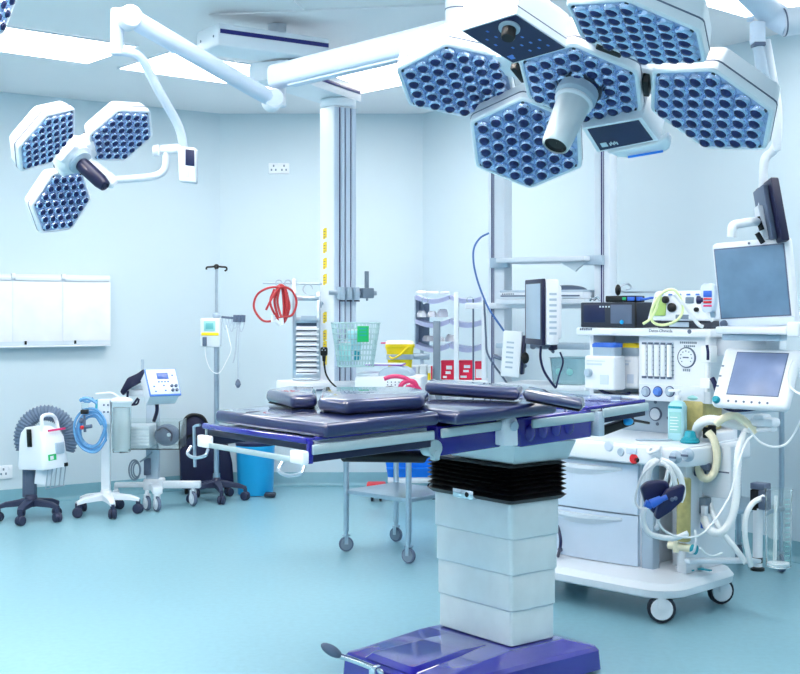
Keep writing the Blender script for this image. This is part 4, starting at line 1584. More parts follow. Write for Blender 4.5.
zt_ = t.P(121, 400, 8.45).z
b = B().lathe([(.058, c_.z), (.062, c_.z + .01), (.068, zt_ - .03), (.07, zt_ - .012)], (c_.x, -.05, 0), (0, 0, 1), 28)
b.build('canister', 'clear', t)
b = B().lathe([(.04, c_.z + .01), (.05, c_.z + .03), (.055, c_.z + .2), (.05, zt_ - .05)], (c_.x, -.05, 0), (0, 0, 1), 20)
b.build('liner', 'liner', t)
b = B().lathe([(.073, zt_ - .012), (.075, zt_ + .0), (.06, zt_ + .012), (.03, zt_ + .02), (.001, zt_ + .02)], (c_.x, -.05, 0), (0, 0, 1), 28)
b.build('canister_lid', 'white', t)
b = B().box((.03, -.06, zt_ - .1), (c_.x - .06, -.01, zt_ - .06), .004)
b.build('canister_bracket', 'white', t)
b = B().tube([t.P(119, 397, 8.4), t.P(112, 393, 8.4), t.P(104, 393, 8.4), t.P(96, 394, 8.42)], .006)
b.build('vacuum_line', 'hose', t)
# blue hose coil hung on the stand
o = Th('blue_hose', 'coiled translucent blue hose hanging at the left side of the white stand', 'hose', P(90, 450, 8.3))
q = lambda px, py, Y=8.3: o.I @ P(px, py, Y)
pts = []
random.seed(2)
for k in range(4):
    for i in range(8):
        a = 2 * math.pi * i / 8 + .4
        rr = (16.8, 13.0, 15.2, 11.6)[k] + random.uniform(-.8, .8)
        pts.append(q(90.5 + rr * math.cos(a) * .98 + k * .35, 430.5 + 1.32 * rr * math.sin(a) * .98, 8.26 + .018 * k))
b = B().tube(pts, .0085, seg=8, sm=5)
b.build('coil', 'bluehose', o)
b = B().tube([q(80, 401), q(84, 398.5), q(90, 399), (q(97, 403))], .012)
b.tube([q(80, 399), q(88, 402), q(93, 398)], .009)
b.build('hose_end', 'bluehose', o)
b = B().cyl(q(85, 412, 8.22), q(85, 403, 8.22), .022, seg=14)
rg = b.build('regulator', 'clear', o)
b = B().box(q(81, 414, 8.2) + V((0, -.02, 0)), q(88.5, 409.5, 8.2) + V((0, .02, 0)), .006)
b.build('black_cap', 'black', o)
b = B().cyl(q(84, 415, 8.2), q(85, 432, 8.2), .009, seg=10)
b.cyl(q(80, 420, 8.2), q(83, 421, 8.2), .018, seg=12)
b.cyl(q(85, 427, 8.2), q(92, 426, 8.2), .013, seg=12)
b.build('valve_body', 'slategrey', o)
b = B().ball(q(82, 427.5, 8.19), .014)
b.build('red_knob', 'red', o)

# ------------------------------------------------------------------ tourniquet cart with blue-edged control panel
cx, cy = P(153, 490, 8.85).x, 8.85
t = Th('monitor_cart', 'white wheeled cart with a blue-edged control panel and a clear tray', 'cart', (cx, cy, 0), 0)
b = B().box((-.045, -.035, .14), (.045, .035, t.P(153, 396, 8.85).z), .008)
b.build('post', 'lightgrey', t)
b = B().cyl(t.P(142.5, 375, 8.85), t.P(142.5, 359.5, 8.85), .011, seg=14)
b.build('top_pole', 'lightgrey', t)
# base: two long legs
b = B()
e = [t.P(112, 484, 8.75), t.P(152, 484, 8.9), t.P(203, 484.5, 8.95)]
b.beam((e[0].x, -.02, .155), (0, .0, .155), .05, .035, .006)
b.beam((0, 0, .155), (e[2].x, .0, .155), .06, .05, .008)
b.beam((0, .02, .15), (t.P(158, 495, 8.6).x, -.26, .145), .07, .05, .012)
b.box((-.06, -.06, .12), (.08, .06, .2), .012)
b.build('base', 'white', t)
for px, y_ in ((147, -.2), (157, -.24), (193, .0), (116, -.02)):
    caster(t, (t.P(px, 490, 8.85 + y_).x, y_, 0), .052, .024, 'slategrey', 'offwhite', yaw=-55, stem=.03, forkm='white')
# control panel: slanted box
fp = [t.P(*q, 8.55) for q in ((143.5, 368), (171.5, 367.5), (182, 395), (153.5, 397))]
nn = (fp[1] - fp[0]).cross(fp[3] - fp[0]).normalized()
if nn.y > 0:
    nn = -nn
nn = V((-.12, -.93, .32)).normalized()
tl_, tr_ = fp[0], fp[1]
yaw_ = .0
ex = V((.87, .5, 0)).normalized()
ey = V((-.285, .495, .82)).normalized()
ez = ex.cross(ey).normalized()
ey = ez.cross(ex).normalized()
pc = t.P(162.8, 382.3, 8.5)
pw_, ph_ = .128 * 1.5 / 1.0 / 2, .10
T = frame(ex, ey, ez, pc)
shear = Mx.Identity(4)
shear[0][1] = 0
T = T @ shear
b = B().box((-.105, -.1, -.13), (.105, .1, -.006), .006, T=T)
ca = b.build('case', 'white', t)
b = B().box((-.112, -.108, -.008), (.112, .108, .004), .004, T=T)
ed = b.build('blue_edge', 'blueedge', ca)
b = B().box((-.104, -.097, .004), (.106, .102, .006), .002, T=T)
b.build('front_panel', 'paleblue', ca)
b = B().box((-.036, .022, .0065), (.045, .072, .0085), .002, T=T)
b.build('screen', 'screenblue', ca)
b = B()
for x, y in [(-.03 + .022 * k, .0) for k in range(4)] + [(-.07, -.035), (-.065, -.075), (.0, -.03), (.005, -.07), (.075, .05)]:
    b.box((x - .006, y - .005, .0065), (x + .006, y + .005, .009), .001, T=T)
b.build('keypad', 'bluecap', ca)
b = B()
for x in (.055, .085):
    for y in (-.035, -.07):
        b.lathe([(.011, 0), (.01, .012), (.004, .014)], T @ V((x, y, .006)), T.to_3x3() @ V((0, 0, 1)), 12)
b.build('control_knob', 'slategrey', ca)
b = B().box((-.10, .09, -.07), (.09, .104, -.02), .004, T=T)
b.build('top_grip', 'lightgrey', ca)
# black cuff slung behind the panel
b = B().slab([t.P(*q, 8.72) for q in ((119.5, 392), (127, 378), (137, 373.5), (143, 369), (143.5, 381), (136, 385), (128, 389.5), (123, 396))], .05, .012, d=(0, 1, 0))
b.build('black_cuff', 'navy', t)
b = B().box(t.P(127, 396, 8.8) + V((0, -.04, 0)), t.P(145, 389.5, 8.8) + V((0, .04, 0)), .008)
b.box(t.P(130, 389, 8.8) + V((0, -.04, 0)), t.P(145, 385, 8.8) + V((0, .03, 0)), .008)
b.build('rear_bracket', 'offwhite', t)
b = B().tube([t.P(128, 391, 8.7), t.P(127.5, 402, 8.7), t.P(132, 405, 8.7), t.P(138, 398, 8.7)], .008)
b.build('black_lead', 'navy', t)
b = B().tube([t.P(156, 398, 8.6), t.P(157, 410, 8.6), t.P(154, 421, 8.65)], .013)
b.build('thick_black_lead', 'navy', t)
b = B()
b.tube([t.P(130, 405, 8.72), t.P(137, 404, 8.72), t.P(139, 399, 8.72)], .007)
b.build('black_lead', 'navy', t)
# clear tray with carton and bag
z0_ = t.P(150, 447, 8.7).z
x0, x1 = t.P(125.5, 430, 8.7).x, t.P(184, 430, 8.7).x
z1_ = t.P(150, 419.5, 8.7).z
b = B()
th = .006
b.box((x0, -.32, z0_), (x1, -.04, z0_ + th))
b.box((x0, -.32, z0_), (x1, -.32 + th, z1_))
b.box((x0, -.046, z0_), (x1, -.04, z1_))
b.box((x0, -.32, z0_), (x0 + th, -.04, z1_))
b.box((x1 - th, -.32, z0_), (x1, -.04, z1_))
b.build('clear_tray', 'cleartint', t)
b = B().box((-.03, -.04, z0_), (.03, .04, z0_ + .06), .005)
b.build('tray_bracket', 'lightgrey', t)
o = Th('carton', 'white ridged carton at the left inside the clear tray of the cart', 'box', t.M @ V((x0 + .11, -.17, z0_ + th + .002)), 0)
b = B().box((-.086, -.125, 0), (.086, .12, .15), .004)
bo = b.build('carton_body', 'offwhite', o)
b = B()
for k in range(6):
    b.box((-.086, -.129, .015 + .023 * k), (.086, -.124, .03 + .023 * k), .002)
b.build('ridges', 'white', bo)
o = Th('cuff_bag', 'dark blue rounded bag in the middle of the clear tray', 'bag', t.M @ V((x0 + .298, -.18, z0_ + th + .002)), 0)
b = B().ball((0, 0, .08), .09, 1.0, 1.0, .85, seg=20)
bo = b.build('bag_body', 'slategrey', o)
b = B().tube([V((-.05, -.09, .12)), V((.0, -.105, .14)), V((.05, -.1, .1)), V((.045, -.1, .05))], .006)
b.build('piping', 'navy', bo)
b = B().lathe([(.014, 0), (.01, .008)], (.03, -.1, .09), (.2, -1, 0), 12)
b.build('white_button', 'white', bo)
# cables coiled on the post
b = B()
for k in range(3):
    cxx, cyy = 134.5 + 1.2 * k, 470
    b.tube([t.P(cxx + (5.5 - k) * math.cos(a), cyy + (10 - 1.5 * k) * math.sin(a), 8.72 - .01 * k) for a in [2 * math.pi * i / 12 for i in range(12)]], .006, close=True, sm=3)
b.tube([t.P(140, 462, 8.72), t.P(147, 457, 8.75), t.P(152, 452, 8.78)], .006)
b.build('cable_coil', 'grey', t)
q_ = t.P(147, 468, 8.8)
b = B().box((q_.x - .02, -.07, q_.z - .05), (q_.x + .025, -.036, q_.z + .07), .005)
b.build('power_inlet', 'slategrey', t)

# ------------------------------------------------------------------ navy wheeled bin
cx, cy = P(203, 486, 9.5).x, 9.5
t = Th('wheeled_bin', 'navy blue upright bin with domed top, between the monitor cart and the drip stand', 'bin', (cx, cy, 0), 12)
b = B()
a = [t.P(*q, 9.5) for q in ((180, 487), (179, 443), (183, 421), (188, 414.5), (195, 413.5), (202, 416), (207, 424), (219, 438), (227, 441), (232, 462), (234, 487))]
a = [V((p.x, -.10, p.z)) for p in a]
b.slab(a, .15, .02, 3, d=(0, 1, 0))
bo = b.build('bin_body', 'navy', t)
b = B().tube([V((p.x, -.108, p.z)) for p in a[1:7]], .012)
b.build('rim', 'black', bo)
b = B().tube([t.P(186, 440, 9.4), t.P(189, 436, 9.36), t.P(196, 436, 9.36), t.P(199, 441, 9.4)], .010)
b.build('grip', 'black', bo)
for px in (186, 226):
    x = t.P(px, 487, 9.5).x
    b = B().lathe([(.02, -.015), (.03, -.012), (.03, .012), (.02, .015)], (x, -.06, .0315), (1, 0, 0), 16)
    b.build('wheel', 'black', t)
# ------------------------------------------------------------------ drip stand
cx, cy = P(217, 491, 9.12).x, 8.98
t = Th('drip_stand', 'steel drip stand with pump and hanging cables, near the corner of the room', 'drip stand', (P(216.5, 490, 9.12).x, 9.12, 0), 0)
star_base(t, 5, .22, -72, 0, 'navyrubber', 'navyrubber', .032, .04, .045, zend=.08)
zt_ = t.P(216, 268, 9.12).z
b = B().cyl((0, 0, .1), (0, 0, t.P(216, 345, 9.12).z), .019, seg=16)
b.cyl((0, 0, .1), (0, 0, .2), .026, seg=16)
b.build('lower_tube', 'steel', t)
b = B().cyl((0, 0, t.P(216, 350, 9.12).z), (0, 0, zt_), .010, seg=14)
b.build('upper_tube', 'steel', t)
b = B().tube([V((-.075, 0, zt_ - .012)), V((-.07, 0, zt_ + .005)), V((-.04, 0, zt_ + .008)), V((0, 0, zt_ + .012)), V((.04, 0, zt_ + .008)), V((.07, 0, zt_ + .005)), V((.075, 0, zt_ - .012)), V((.06, 0, zt_ - .022))], .007)
b.ball((0, 0, zt_ + .01), .02)
b.tube([V((0, -.05, zt_ - .01)), V((0, -.04, zt_ + .005)), V((0, 0, zt_ + .01)), V((0, .05, zt_ + .004))], .006)
b.build('hook', 'black', t)
b = B().lathe([(.022, 0), (.03, .01), (.03, .03), (.022, .04)], (0, 0, t.P(216, 318, 9.12).z), (0, 0, 1), 16)
b.build('collar', 'lightgrey', t)
pu = Th('infusion_pump', 'white infusion pump with cyan screen and yellow strip on the drip stand', 'pump', t.M @ V((0, 0, t.P(210, 347, 9.04).z)), 0)
q = lambda px, py, Y=9.0: pu.I @ P(px, py, Y)
x0, x1 = q(200.5, 340).x, q(220, 340).x
b = B().box((x0, -.13, q(210, 347).z), (x1, -.022, q(210, 318).z), .01)
ca = b.build('case', 'offwhite', pu)
b = B().box((q(204, 340).x, -.134, q(210, 331).z), (q(215.5, 340).x, -.129, q(210, 321).z), .006)
sc_ = b.build('screen_surround', 'mint', ca)
b = B().box((q(206, 340).x, -.1365, q(210, 329).z), (q(213.5, 340).x, -.134, q(210, 323).z), .002)
b.build('screen', 'screencyan', sc_)
b = B().box((x0 + .008, -.133, q(210, 335.5).z), (x1 - .008, -.1295, q(210, 332.5).z), .001)
b.build('yellow_strip', 'yellow', ca)
b = B().box((q(203, 340).x, -.15, q(210, 346).z), (q(207, 340).x, -.13, q(210, 337).z), .004)
b.box((q(204, 340).x, -.152, q(210, 341).z), (q(206.5, 340).x, -.148, q(210, 338).z))
b.build('tube_clamp', 'slategrey', ca)
b = B().tube([q(205, 346), q(206, 358), q(211, 370), q(219, 373), q(226, 362), q(231, 350), q(229, 338), q(226, 325)], .0035, seg=6)
b.build('tubing', 'hose', pu)
# cables hanging from a clip rail on the stand
cb = Th('cable_bundle', 'bundle of grey monitoring cables hanging from the arm of the drip stand', 'cables', P(232, 318, 9.04))
q = lambda px, py, Y=9.04: cb.I @ P(px, py, Y)
b = B().beam(q(221.5, 317), q(245, 319), .02, .016, .003)
for px in (235, 239, 243):
    b.cyl(q(px, 322), q(px + .5, 315), .016, seg=10)
b.build('clip_rail', 'slategrey', cb)
b = B()
random.seed(4)
for k in range(6):
    x0_ = 222 + 3.2 * k
    lw = 332 + random.uniform(-6, 8)
    b.tube([q(x0_, 316), q(x0_ + 1, (316 + lw) / 2), q(x0_ + 3, lw), q(x0_ + 5.5, (316 + lw) / 2 + 3), q(x0_ + 7, 317)], .004, seg=6)
b.tube([q(238, 318), q(236.5, 340), q(235, 356), q(233, 363)], .0045, seg=6)
b.tube([q(240, 318), q(238.5, 345), q(238, 365), q(238, 382)], .005, seg=6)
b.build('leads', 'cable', cb)
b = B().lathe([(.006, .05), (.018, .03), (.022, .01), (.01, -.012), (.001, -.014)], q(238, 386), (0, 0, 1), 14)
b.build('hanging_probe', 'slategrey', cb)

# ------------------------------------------------------------------ cyan pedal bin
t = Th('pedal_bin', 'round bright cyan pedal bin with dark lid on the floor under the table end', 'bin', (P(255.5, 490, 9.42).x, 9.42, 0), 0)
b = B().lathe([(.128, .004), (.134, .012), (.146, .36), (.15, .365), (.15, .375)], seg=40)
b.build('bin_body', 'cyan', t)
b = B().lathe([(.15, .376), (.152, .385), (.148, .40), (.1, .42), (.001, .425)], seg=40)
b.build('lid', 'bagblue', t)
b = B().box((.085, -.20, .006), (.17, -.115, .035), .01)
b.build('pedal', 'darkgrey', t)
# ------------------------------------------------------------------ anaesthesia machine
am = Th('anaesthesia_machine', 'large white anaesthesia machine on wheels with two monitors and drawers, at the right', 'anaesthesia machine', (1.173, 5.55, 0), -45)
A = am
# wheeled base
def rc(x0, x1, y0, y1, z, r, n=6):
    return rrect((x1 - x0) / 2, (y1 - y0) / 2, r, n, (x0 + x1) / 2, (y0 + y1) / 2, z)
b = B().loft([rc(-.95, .05, -.03, .56, .105, .12), rc(-.97, .075, -.06, .58, .118, .14), rc(-.97, .08, -.065, .585, .15, .14), rc(-.95, .06, -.045, .565, .178, .13), rc(-.92, -.10, .08, .55, .196, .08)])
base = b.build('wheeled_base', 'white', A, 32)
for x, y, yw in ((.0, -.005, 40), (.0, .50, 55), (-.85, .0, 30), (-.85, .5, 30)):
    c = caster(A, (x, y, 0), .064, .036, 'rubber', 'white', yaw=45 + yw - 45, stem=.0, forkm='white')
b = B()
for x in (.0, .035):
    q = A.Z(684 + x * 500, 570, .192)
    q.z = .2
    b.slab([q + V((-.04, 0, 0)), q + V((.0, .022, 0)), q + V((0, .009, 0)), q + V((.05, .009, 0)), q + V((.05, -.009, 0)), q + V((0, -.009, 0)), q + V((0, -.022, 0))], .006)
    if x == 0:
        pass
b.build('floor_arrow', 'teal', base)
b = B().tube([A.P(556, 520, 6.2), A.P(560, 535, 6.0), A.P(560.5, 545, 5.95), A.P(558, 556, 6.05)], .008)
b.build('mains_lead', 'bagblue', A)
# cabinet with two drawers
yf = .13
b = B().box((-.93, yf + .02, .19), (-.205, .64, .69), .012)
cab = b.build('cabinet', 'white', A)
xs0, xs1 = -.80, A.Y(637.5, 512, yf).x
zsm = A.Y(600, 510.5, yf).z
for z0, z1 in ((.20, zsm - .004), (zsm + .004, .672)):
    n = 9
    loops = []
    for i in range(n):
        f = i / (n - 1)
        x = xs0 + (xs1 - xs0) * f
        bow = .022 * math.sin(f * math.pi)
        loops.append([V((x, yf + .03, z0)), V((x, yf - bow, z0)), V((x, yf - bow, z1 - .05)), V((x, yf - bow * .9 + .004, z1)), V((x, yf + .03, z1))])
    b = B().loft(loops)
    dr = b.build('drawer', 'paleblue', A, 25)
    L = []
    for i in range(9):
        f = i / 8
        x = xs0 + (xs1 - xs0) * (.06 + .80 * f)
        d = math.sin(f * math.pi)
        zc = z1 - .03
        L.append([V((x, yf - .005 - .018 * math.sin(f * math.pi), zc + .014)), V((x, yf - .012 - .035 * d, zc + .012)), V((x, yf - .012 - .035 * d, zc + .004 - .010 * d)), V((x, yf - .005 - .018 * math.sin(f * math.pi), zc - .034 * d - .002))])
    b = B().loft(L)
    b.build('scoop_handle', 'offwhite', dr, 30)
q = A.Y(563, 549, yf)
b = B().cyl((q.x, yf - .03, q.z), (q.x, yf + .01, q.z), .011, seg=12)
b.build('drawer_lock', 'slategrey', cab)
xp0, xp1 = A.Y(640, 520, yf).x, A.Y(655, 520, yf + .03).x
b = B().box((xp0, yf + .012, .19), (xp1, .2, .685), .006)
b.build('side_panel', 'lightgrey', cab)
# right-hand bay with absorber
b = B().box((xp1, .30, .185), (.0, .64, .69), .01)
b.box((-.055, .20, .185), (.0, .32, .69), .01)
bay = b.build('right_bay', 'white', A)
p0, p1 = A.Y(684, 478, .16), A.Y(683.5, 541, .16)
b = B().cyl(p1, p0, .032, seg=20, bev=.004)
b.build('absorber_canister', 'amber', bay)
q0, q1 = A.Y(669, 545, .16), A.Y(694, 549, .16)
b = B().cyl(q0, q1, .018, seg=14)
b.cyl(A.Y(676, 541, .15), A.Y(676, 552, .15), .014, seg=12)
vb = b.build('brass_valve', 'cream', bay)
b = B().cyl(A.Y(692, 549, .155), A.Y(696, 550, .155), .022, seg=14)
b.build('teal_knob', 'teal', vb)
b = B().tube([A.Y(690, 553, .14), A.Y(694, 551, .13), A.Y(696, 540, .13), A.Y(695, 530, .15)], .006)
b.build('drain_tube', 'hose', vb)
# worktop with front apron
zt = .775
b = B()
outline = []
xl, xr_, yb_ = -.97, .07, .66
front = [(xl, .10), (-.7, .075), (-.45, .062), (-.2, .06), (-.02, .075), (xr_, .13)]
top = [V((x, y, zt)) for x, y in front] + [V((xr_, yb_, zt)), V((xl, yb_, zt))]
b.slab(top, .086, .012)
wt = b.build('worktop', 'white', A, 30)
b = B()
tp2 = [V((x * .97 - .01, y + .03, zt + .006)) for x, y in front] + [V((xr_ * .7, yb_ - .02, zt + .006)), V((xl + .02, yb_ - .02, zt + .006))]
b.slab(tp2, .006, .002)
b.build('worktop_inlay', 'offwhite', wt)
def apron(px, py, m_, r, nm, kind='disc', par=wt):
    q = A.Y(px, py, .062)
    b = B()
    if kind == 'disc':
        b.lathe([(r, 0), (r, .008), (r * .8, .014), (.001, .014)], V((q.x, .068, q.z)), (0, -1, 0), 18)
    else:
        b.box((q.x - r, .054, q.z - .014), (q.x + r, .07, q.z + .014), .003)
    return b.build(nm, m_, par)
apron(609, 446, 'paleblue', .026, 'badge')
apron(621, 452, 'lightgrey', .02, 'dial')
apron(632, 451, 'paleblue', .028, 'switch_plate', 'box')
b_ = apron(634, 459, 'red', .024, 'red_cover', 'disc')
apron(637, 460, 'black', .012, 'gas_outlet', 'disc', b_)
q = A.Y(579, 447, .062)
b = B()
for (px, py) in ((676, 457), (688, 455)):
    q = A.Y(px, py, .08)
    b = B().lathe([(.03, 0), (.03, .01), (.024, .016), (.02, .03), (.001, .03)], V((q.x, .084, q.z)), (0, -1, 0), 20)
    kb = b.build('rotary_knob', 'lightgrey', wt)
    b = B().box((q.x - .018, .048, q.z - .005), (q.x + .018, .056, q.z + .005), .002)
    b.build('knob_grip', 'slategrey', kb)
q = A.Y(657, 452, .07)
b = B().tube([V((q.x - .02, .07, q.z + .02)), V((q.x - .02, .03, q.z + .01)), V((q.x, .015, q.z - .0)), V((q.x + .02, .03, q.z + .01)), V((q.x + .02, .07, q.z + .02))], .008)
b.box((q.x - .03, .05, q.z - .02), (q.x + .03, .07, q.z + .03), .004)
b.build('hose_hook', 'white', wt)
# tower
yt = .41
b = B()
zs_lo = A.Y(640, 396, yt).z
zslab = 1.306
xL, xR = A.Y(589.5, 360, yt).x, .0
xd = A.Y(638.5, 360, yt).x
b.box((xL, yt + .20, zt), (xR, .66, zslab - .03), .006)
b.box((xL, yt, zs_lo), (xL + .025, .65, zslab - .03), .003)
b.box((xL, yt, zs_lo - .02), (xd + .02, .65, zs_lo), .003)
b.box((xd, yt, zs_lo - .02), (xR, .65, zslab - .03), .008)
tw = b.build('tower', 'white', A)
b = B().box((A.Y(577, 327, .37).x, .36, zslab - .034), (.03, .68, zslab + .004), .008)
sl = b.build('top_shelf', 'white', A)
b = B()
for px0, n in ((580, 6),):
    q = A.Y(px0, 329, .36)
    for k in range(n):
        b.box((q.x + .013 * k, .3585, q.z - .006), (q.x + .013 * k + .009, .3605, q.z + .004 + .002 * (k % 2)))
b.build('maker_marks', 'slategrey', sl)
q = A.Y(666, 331, .36)
b = B().text('Datex-Ohmeda', .021, FACE((q.x - .03, .3592, q.z)))
b.lathe([(.011, 0), (.011, .001)], (A.Y(689.5, 331.5, .36).x, .3595, A.Y(689, 331.5, .36).z), (0, -1, 0), 16)
b.build('maker_lettering', 'slategrey', sl)
# bay shadow board and hose in the bay
b = B().box((xL + .026, yt + .19, zs_lo + .001), (xd - .001, yt + .199, zslab - .032))
b.build('bay_back', 'lightgrey', tw)
b = B().tube([A.Y(599, 389, .42), A.Y(606, 393, .42), A.Y(618, 395, .42), A.Y(630, 393, .42)], .008)
b.build('black_lead', 'bagblue', tw)
# flow meters
q0, q1 = A.Y(642, 378, yt), A.Y(673.5, 342.5, yt)
b = B().box((q0.x, yt - .005, q0.z), (q1.x, yt + .002, q1.z), .003)
fm = b.build('flow_meter_window', 'paleblue', tw)
for k in range(5):
    x = q0.x + (q1.x - q0.x) * (.1 + .2 * k)
    b = B().cyl((x, yt - .008, q0.z + .012), (x, yt - .008, q1.z - .012), .013, seg=12)
    b.build('flow_tube', 'white' if k % 2 else 'hose', fm)
    b = B()
    b.box((x + .016, yt - .007, q0.z + .006), (x + .019, yt - .004, q1.z - .006))
    for j in range(7):
        b.box((x + .012, yt - .0075, q0.z + .02 + .022 * j), (x + .024, yt - .0045, q0.z + .024 + .022 * j))
    b.build('scale_marks', 'grey', fm)
for i in range(5):
    x = q0.x + (q1.x - q0.x) * (.1 + .2 * i)
    for z in (q0.z + .006, q1.z - .008):
        b = B().box((x - .012, yt - .012, z - .006), (x + .012, yt - .004, z + .006), .002)
        b.build('tube_clip', 'slategrey', fm)
q = A.Y(687, 357.5, yt)
b = B().lathe([(.05, 0), (.05, .006), (.046, .011), (.044, .006)], V((q.x, yt, q.z)), (0, -1, 0), 28)
gg = b.build('pressure_gauge', 'slategrey', tw)
b = B().lathe([(.0445, .0055), (.0445, .0075), (.001, .0078)], V((q.x, yt, q.z)), (0, -1, 0), 28)
b.build('gauge_dial', 'white', gg)
b = B()
b.box((q.x - .018, yt - .0095, q.z - .003), (q.x + .014, yt - .008, q.z + .003))
for i in range(9):
    a = R(220 - 32 * i)
    b.ball((q.x + .031 * math.cos(a), yt - .0085, q.z + .031 * math.sin(a)), .003, seg=6)
b.build('gauge_marks', 'slategrey', gg)
b = B()
for py, n, h in ((342.5, 9, .005), (346, 6, .004), (370, 4, .006)):
    q = A.Y(680 + (4 if py == 346 else 0) + (3 if py == 370 else 0), py, yt)
    for k in range(n):
        b.box((q.x + .0105 * k, yt - .0012, q.z - h), (q.x + .0105 * k + .0078, yt + .001, q.z + h))
b.build('panel_legends', 'grey', tw)
b = B().box((xd + .005, yt - .004, zs_lo - .018), (xR - .03, yt + .002, zs_lo + .06), .004)
kp = b.build('knob_panel', 'offwhite', tw)
for px, m_ in ((646.5, 'lightgrey'), (658.5, 'blueedge'), (670.5, 'lightgrey')):
    q = A.Y(px, 391.5, yt)
    b = B().lathe([(.022, 0), (.023, .004), (.017, .012), (.016, .022), (.001, .022)], V((q.x, yt - .004, q.z)), (0, -1, 0), 18)
    k_ = b.build('flow_knob', m_, kp)
    b = B().lathe([(.0235, 0), (.0265, .0), (.0265, .003), (.0235, .003)], V((q.x, yt - .004, q.z)), (0, -1, 0), 20)
    b.build('knob_ring', 'screwblue', k_)
# backsplash with gauge
b = B().box((A.Y(622, 410, yt + .19).x, yt + .185, zt + .006), (A.Y(672, 410, yt + .19).x, yt + .198, zs_lo - .025), .003)
bs = b.build('rear_panel', 'lightgrey', tw)
q = A.Y(655.5, 414, yt + .18)
b = B().lathe([(.035, 0), (.035, .008), (.028, .01)], V((q.x, yt + .184, q.z)), (0, -1, 0), 24)
g2 = b.build('small_gauge', 'slategrey', bs)
b = B().lathe([(.03, .005), (.029, .011), (.001, .011)], V((q.x, yt + .184, q.z)), (0, -1, 0), 24)
b.build('gauge_dial', 'white', g2)
b = B()
for px, py in ((668, 400), (669, 408), (668, 418), (655, 402), (657, 424)):
    q = A.Y(px, py, yt + .18)
    b.lathe([(.009, 0), (.008, .004)], V((q.x, yt + .184, q.z)), (0, -1, 0), 10)
b.build('panel_screws', 'slategrey', bs)
# tower's right side fittings
b = B()
b.cyl(A.Y(708, 336, .36), A.Y(707, 392, .36), .012, seg=12)
b.box(A.Y(703, 362, .36) + V((0, -.02, 0)), A.Y(713, 346, .36) + V((0, .04, 0)), .004)
b.box(A.Y(702, 388, .36) + V((0, -.02, 0)), A.Y(712, 378, .36) + V((0, .04, 0)), .004)
b.build('auxiliary_flow_tube', 'hose', A)
b = B().tube([A.Y(707, 345, .34), A.Y(708, 352, .34), A.Y(708, 360, .34)], .007)
b.build('black_clip', 'bagblue', A)
b = B().tube([A.Y(712, 378, .34), A.Y(715, 384, .34), A.Y(717, 392, .34), A.Y(718, 400, .33)], .012)
b.build('black_clip', 'bagblue', A)
# breathing bellows behind the hoses
q0, q1 = A.Y(681, 430, .40), A.Y(703, 401, .40)
b = B().box((q0.x, .40, q0.z), (q1.x, .58, q1.z), .015)
bl = b.build('bellows_housing', 'amber', A)
b = B().box((q0.x - .03, .38, q0.z - .05), (q1.x + .06, .60, q0.z - .002), .012)
b.build('bellows_base', 'white', bl)
b = B().lathe([(.085, 0), (.09, .01), (.08, .035), (.03, .045)], V(((q0.x + q1.x) / 2, .49, q1.z)), (0, 0, 1), 24)
b.build('bellows_dome', 'mint', bl)
# breathing block on the right
q0, q1 = A.Y(698, 496, .34), A.Y(731, 446, .34)
b = B().box((q0.x, .34, q0.z), (q1.x, .40, q1.z), .014)
b.box((q0.x, .39, q0.z + .02), (q1.x - .13, .62, q1.z - .01), .014)
bk = b.build('breathing_block', 'offwhite', A)
b = B().box((q0.x + .01, .336, (q0.z + q1.z) / 2 - .003), (q1.x - .01, .342, (q0.z + q1.z) / 2 + .003))
b.build('block_seam', 'slategrey', bk)
b = B()
for px, py in ((707, 438), (712, 436)):
    q = A.Y(px, py, .36)
    b.cyl(q, q + V((0, 0, .05)), .02, seg=14, bev=.004)
b.build('black_port', 'black', bk)
for px, py in ((698, 466), (693, 472)):
    q = A.Y(px, py, .28)
    b = B().cyl(q, q + V((.06, .0, .0)), .018, seg=14)
    b.build('side_port', 'slategrey', bk)
q = A.Y(704, 464, .335)
b = B().lathe([(.016, 0), (.014, .008)], q, (0, -1, 0), 14)
b.build('green_button', 'teal', bk)
b = B().box(A.Y(701, 513, .33) + V((0, -.02, 0)), A.Y(708, 498, .33) + V((0, .03, 0)), .004)
b.build('rear_mount', 'grey', bk)
q0, q1 = A.Y(704.5, 527, .3), A.Y(704.5, 506, .3)
b = B().cyl(q0, q1, .016, seg=14)
b.build('hose_elbow', 'offwhite', bk)
b = B().cyl(q0 - V((0, 0, .004)), q0 + V((0, 0, .02)), .019, seg=14)
b.build('blue_collar', 'bluecap', bk)
# scavenging arm at the base
q0, q1 = A.Y(686, 561, .15), A.P(759, 571, 5.75)
b = B().beam(q0, V((q1.x, q1.y, q0.z - .02)), .05, .022, .008)
b.build('scavenging_arm', 'offwhite', A)
q2 = A.P(757.5, 569, 5.75)
q3 = A.P(758, 508, 5.75)
b = B().cyl(q2 + V((0, 0, .012)), q3, .022, seg=18)
b.build('scavenging_pole', 'white', A)
b = B().cyl(q2 - V((0, 0, .006)), q2 + V((0, 0, .005)), .032, seg=18)
b.cyl(q2 + V((0, 0, .03)), q2 + V((0, 0, .055)), .0235, seg=18)
b.build('pole_foot', 'black', A)
c = A.P(760, 496, 5.75)
b = B().box(c + V((-.035, -.03, -.065)), c + V((.0, .03, .03)), .004)
b.build('black_clamp', 'black', A)
b = B().box(c + V((-.035, -.03, .032)), c + V((.04, .03, .062)), .005)
b.box(c + V((.003, -.025, -.06)), c + V((.04, .03, .03)), .005)
b.build('clamp_body', 'slategrey', A)

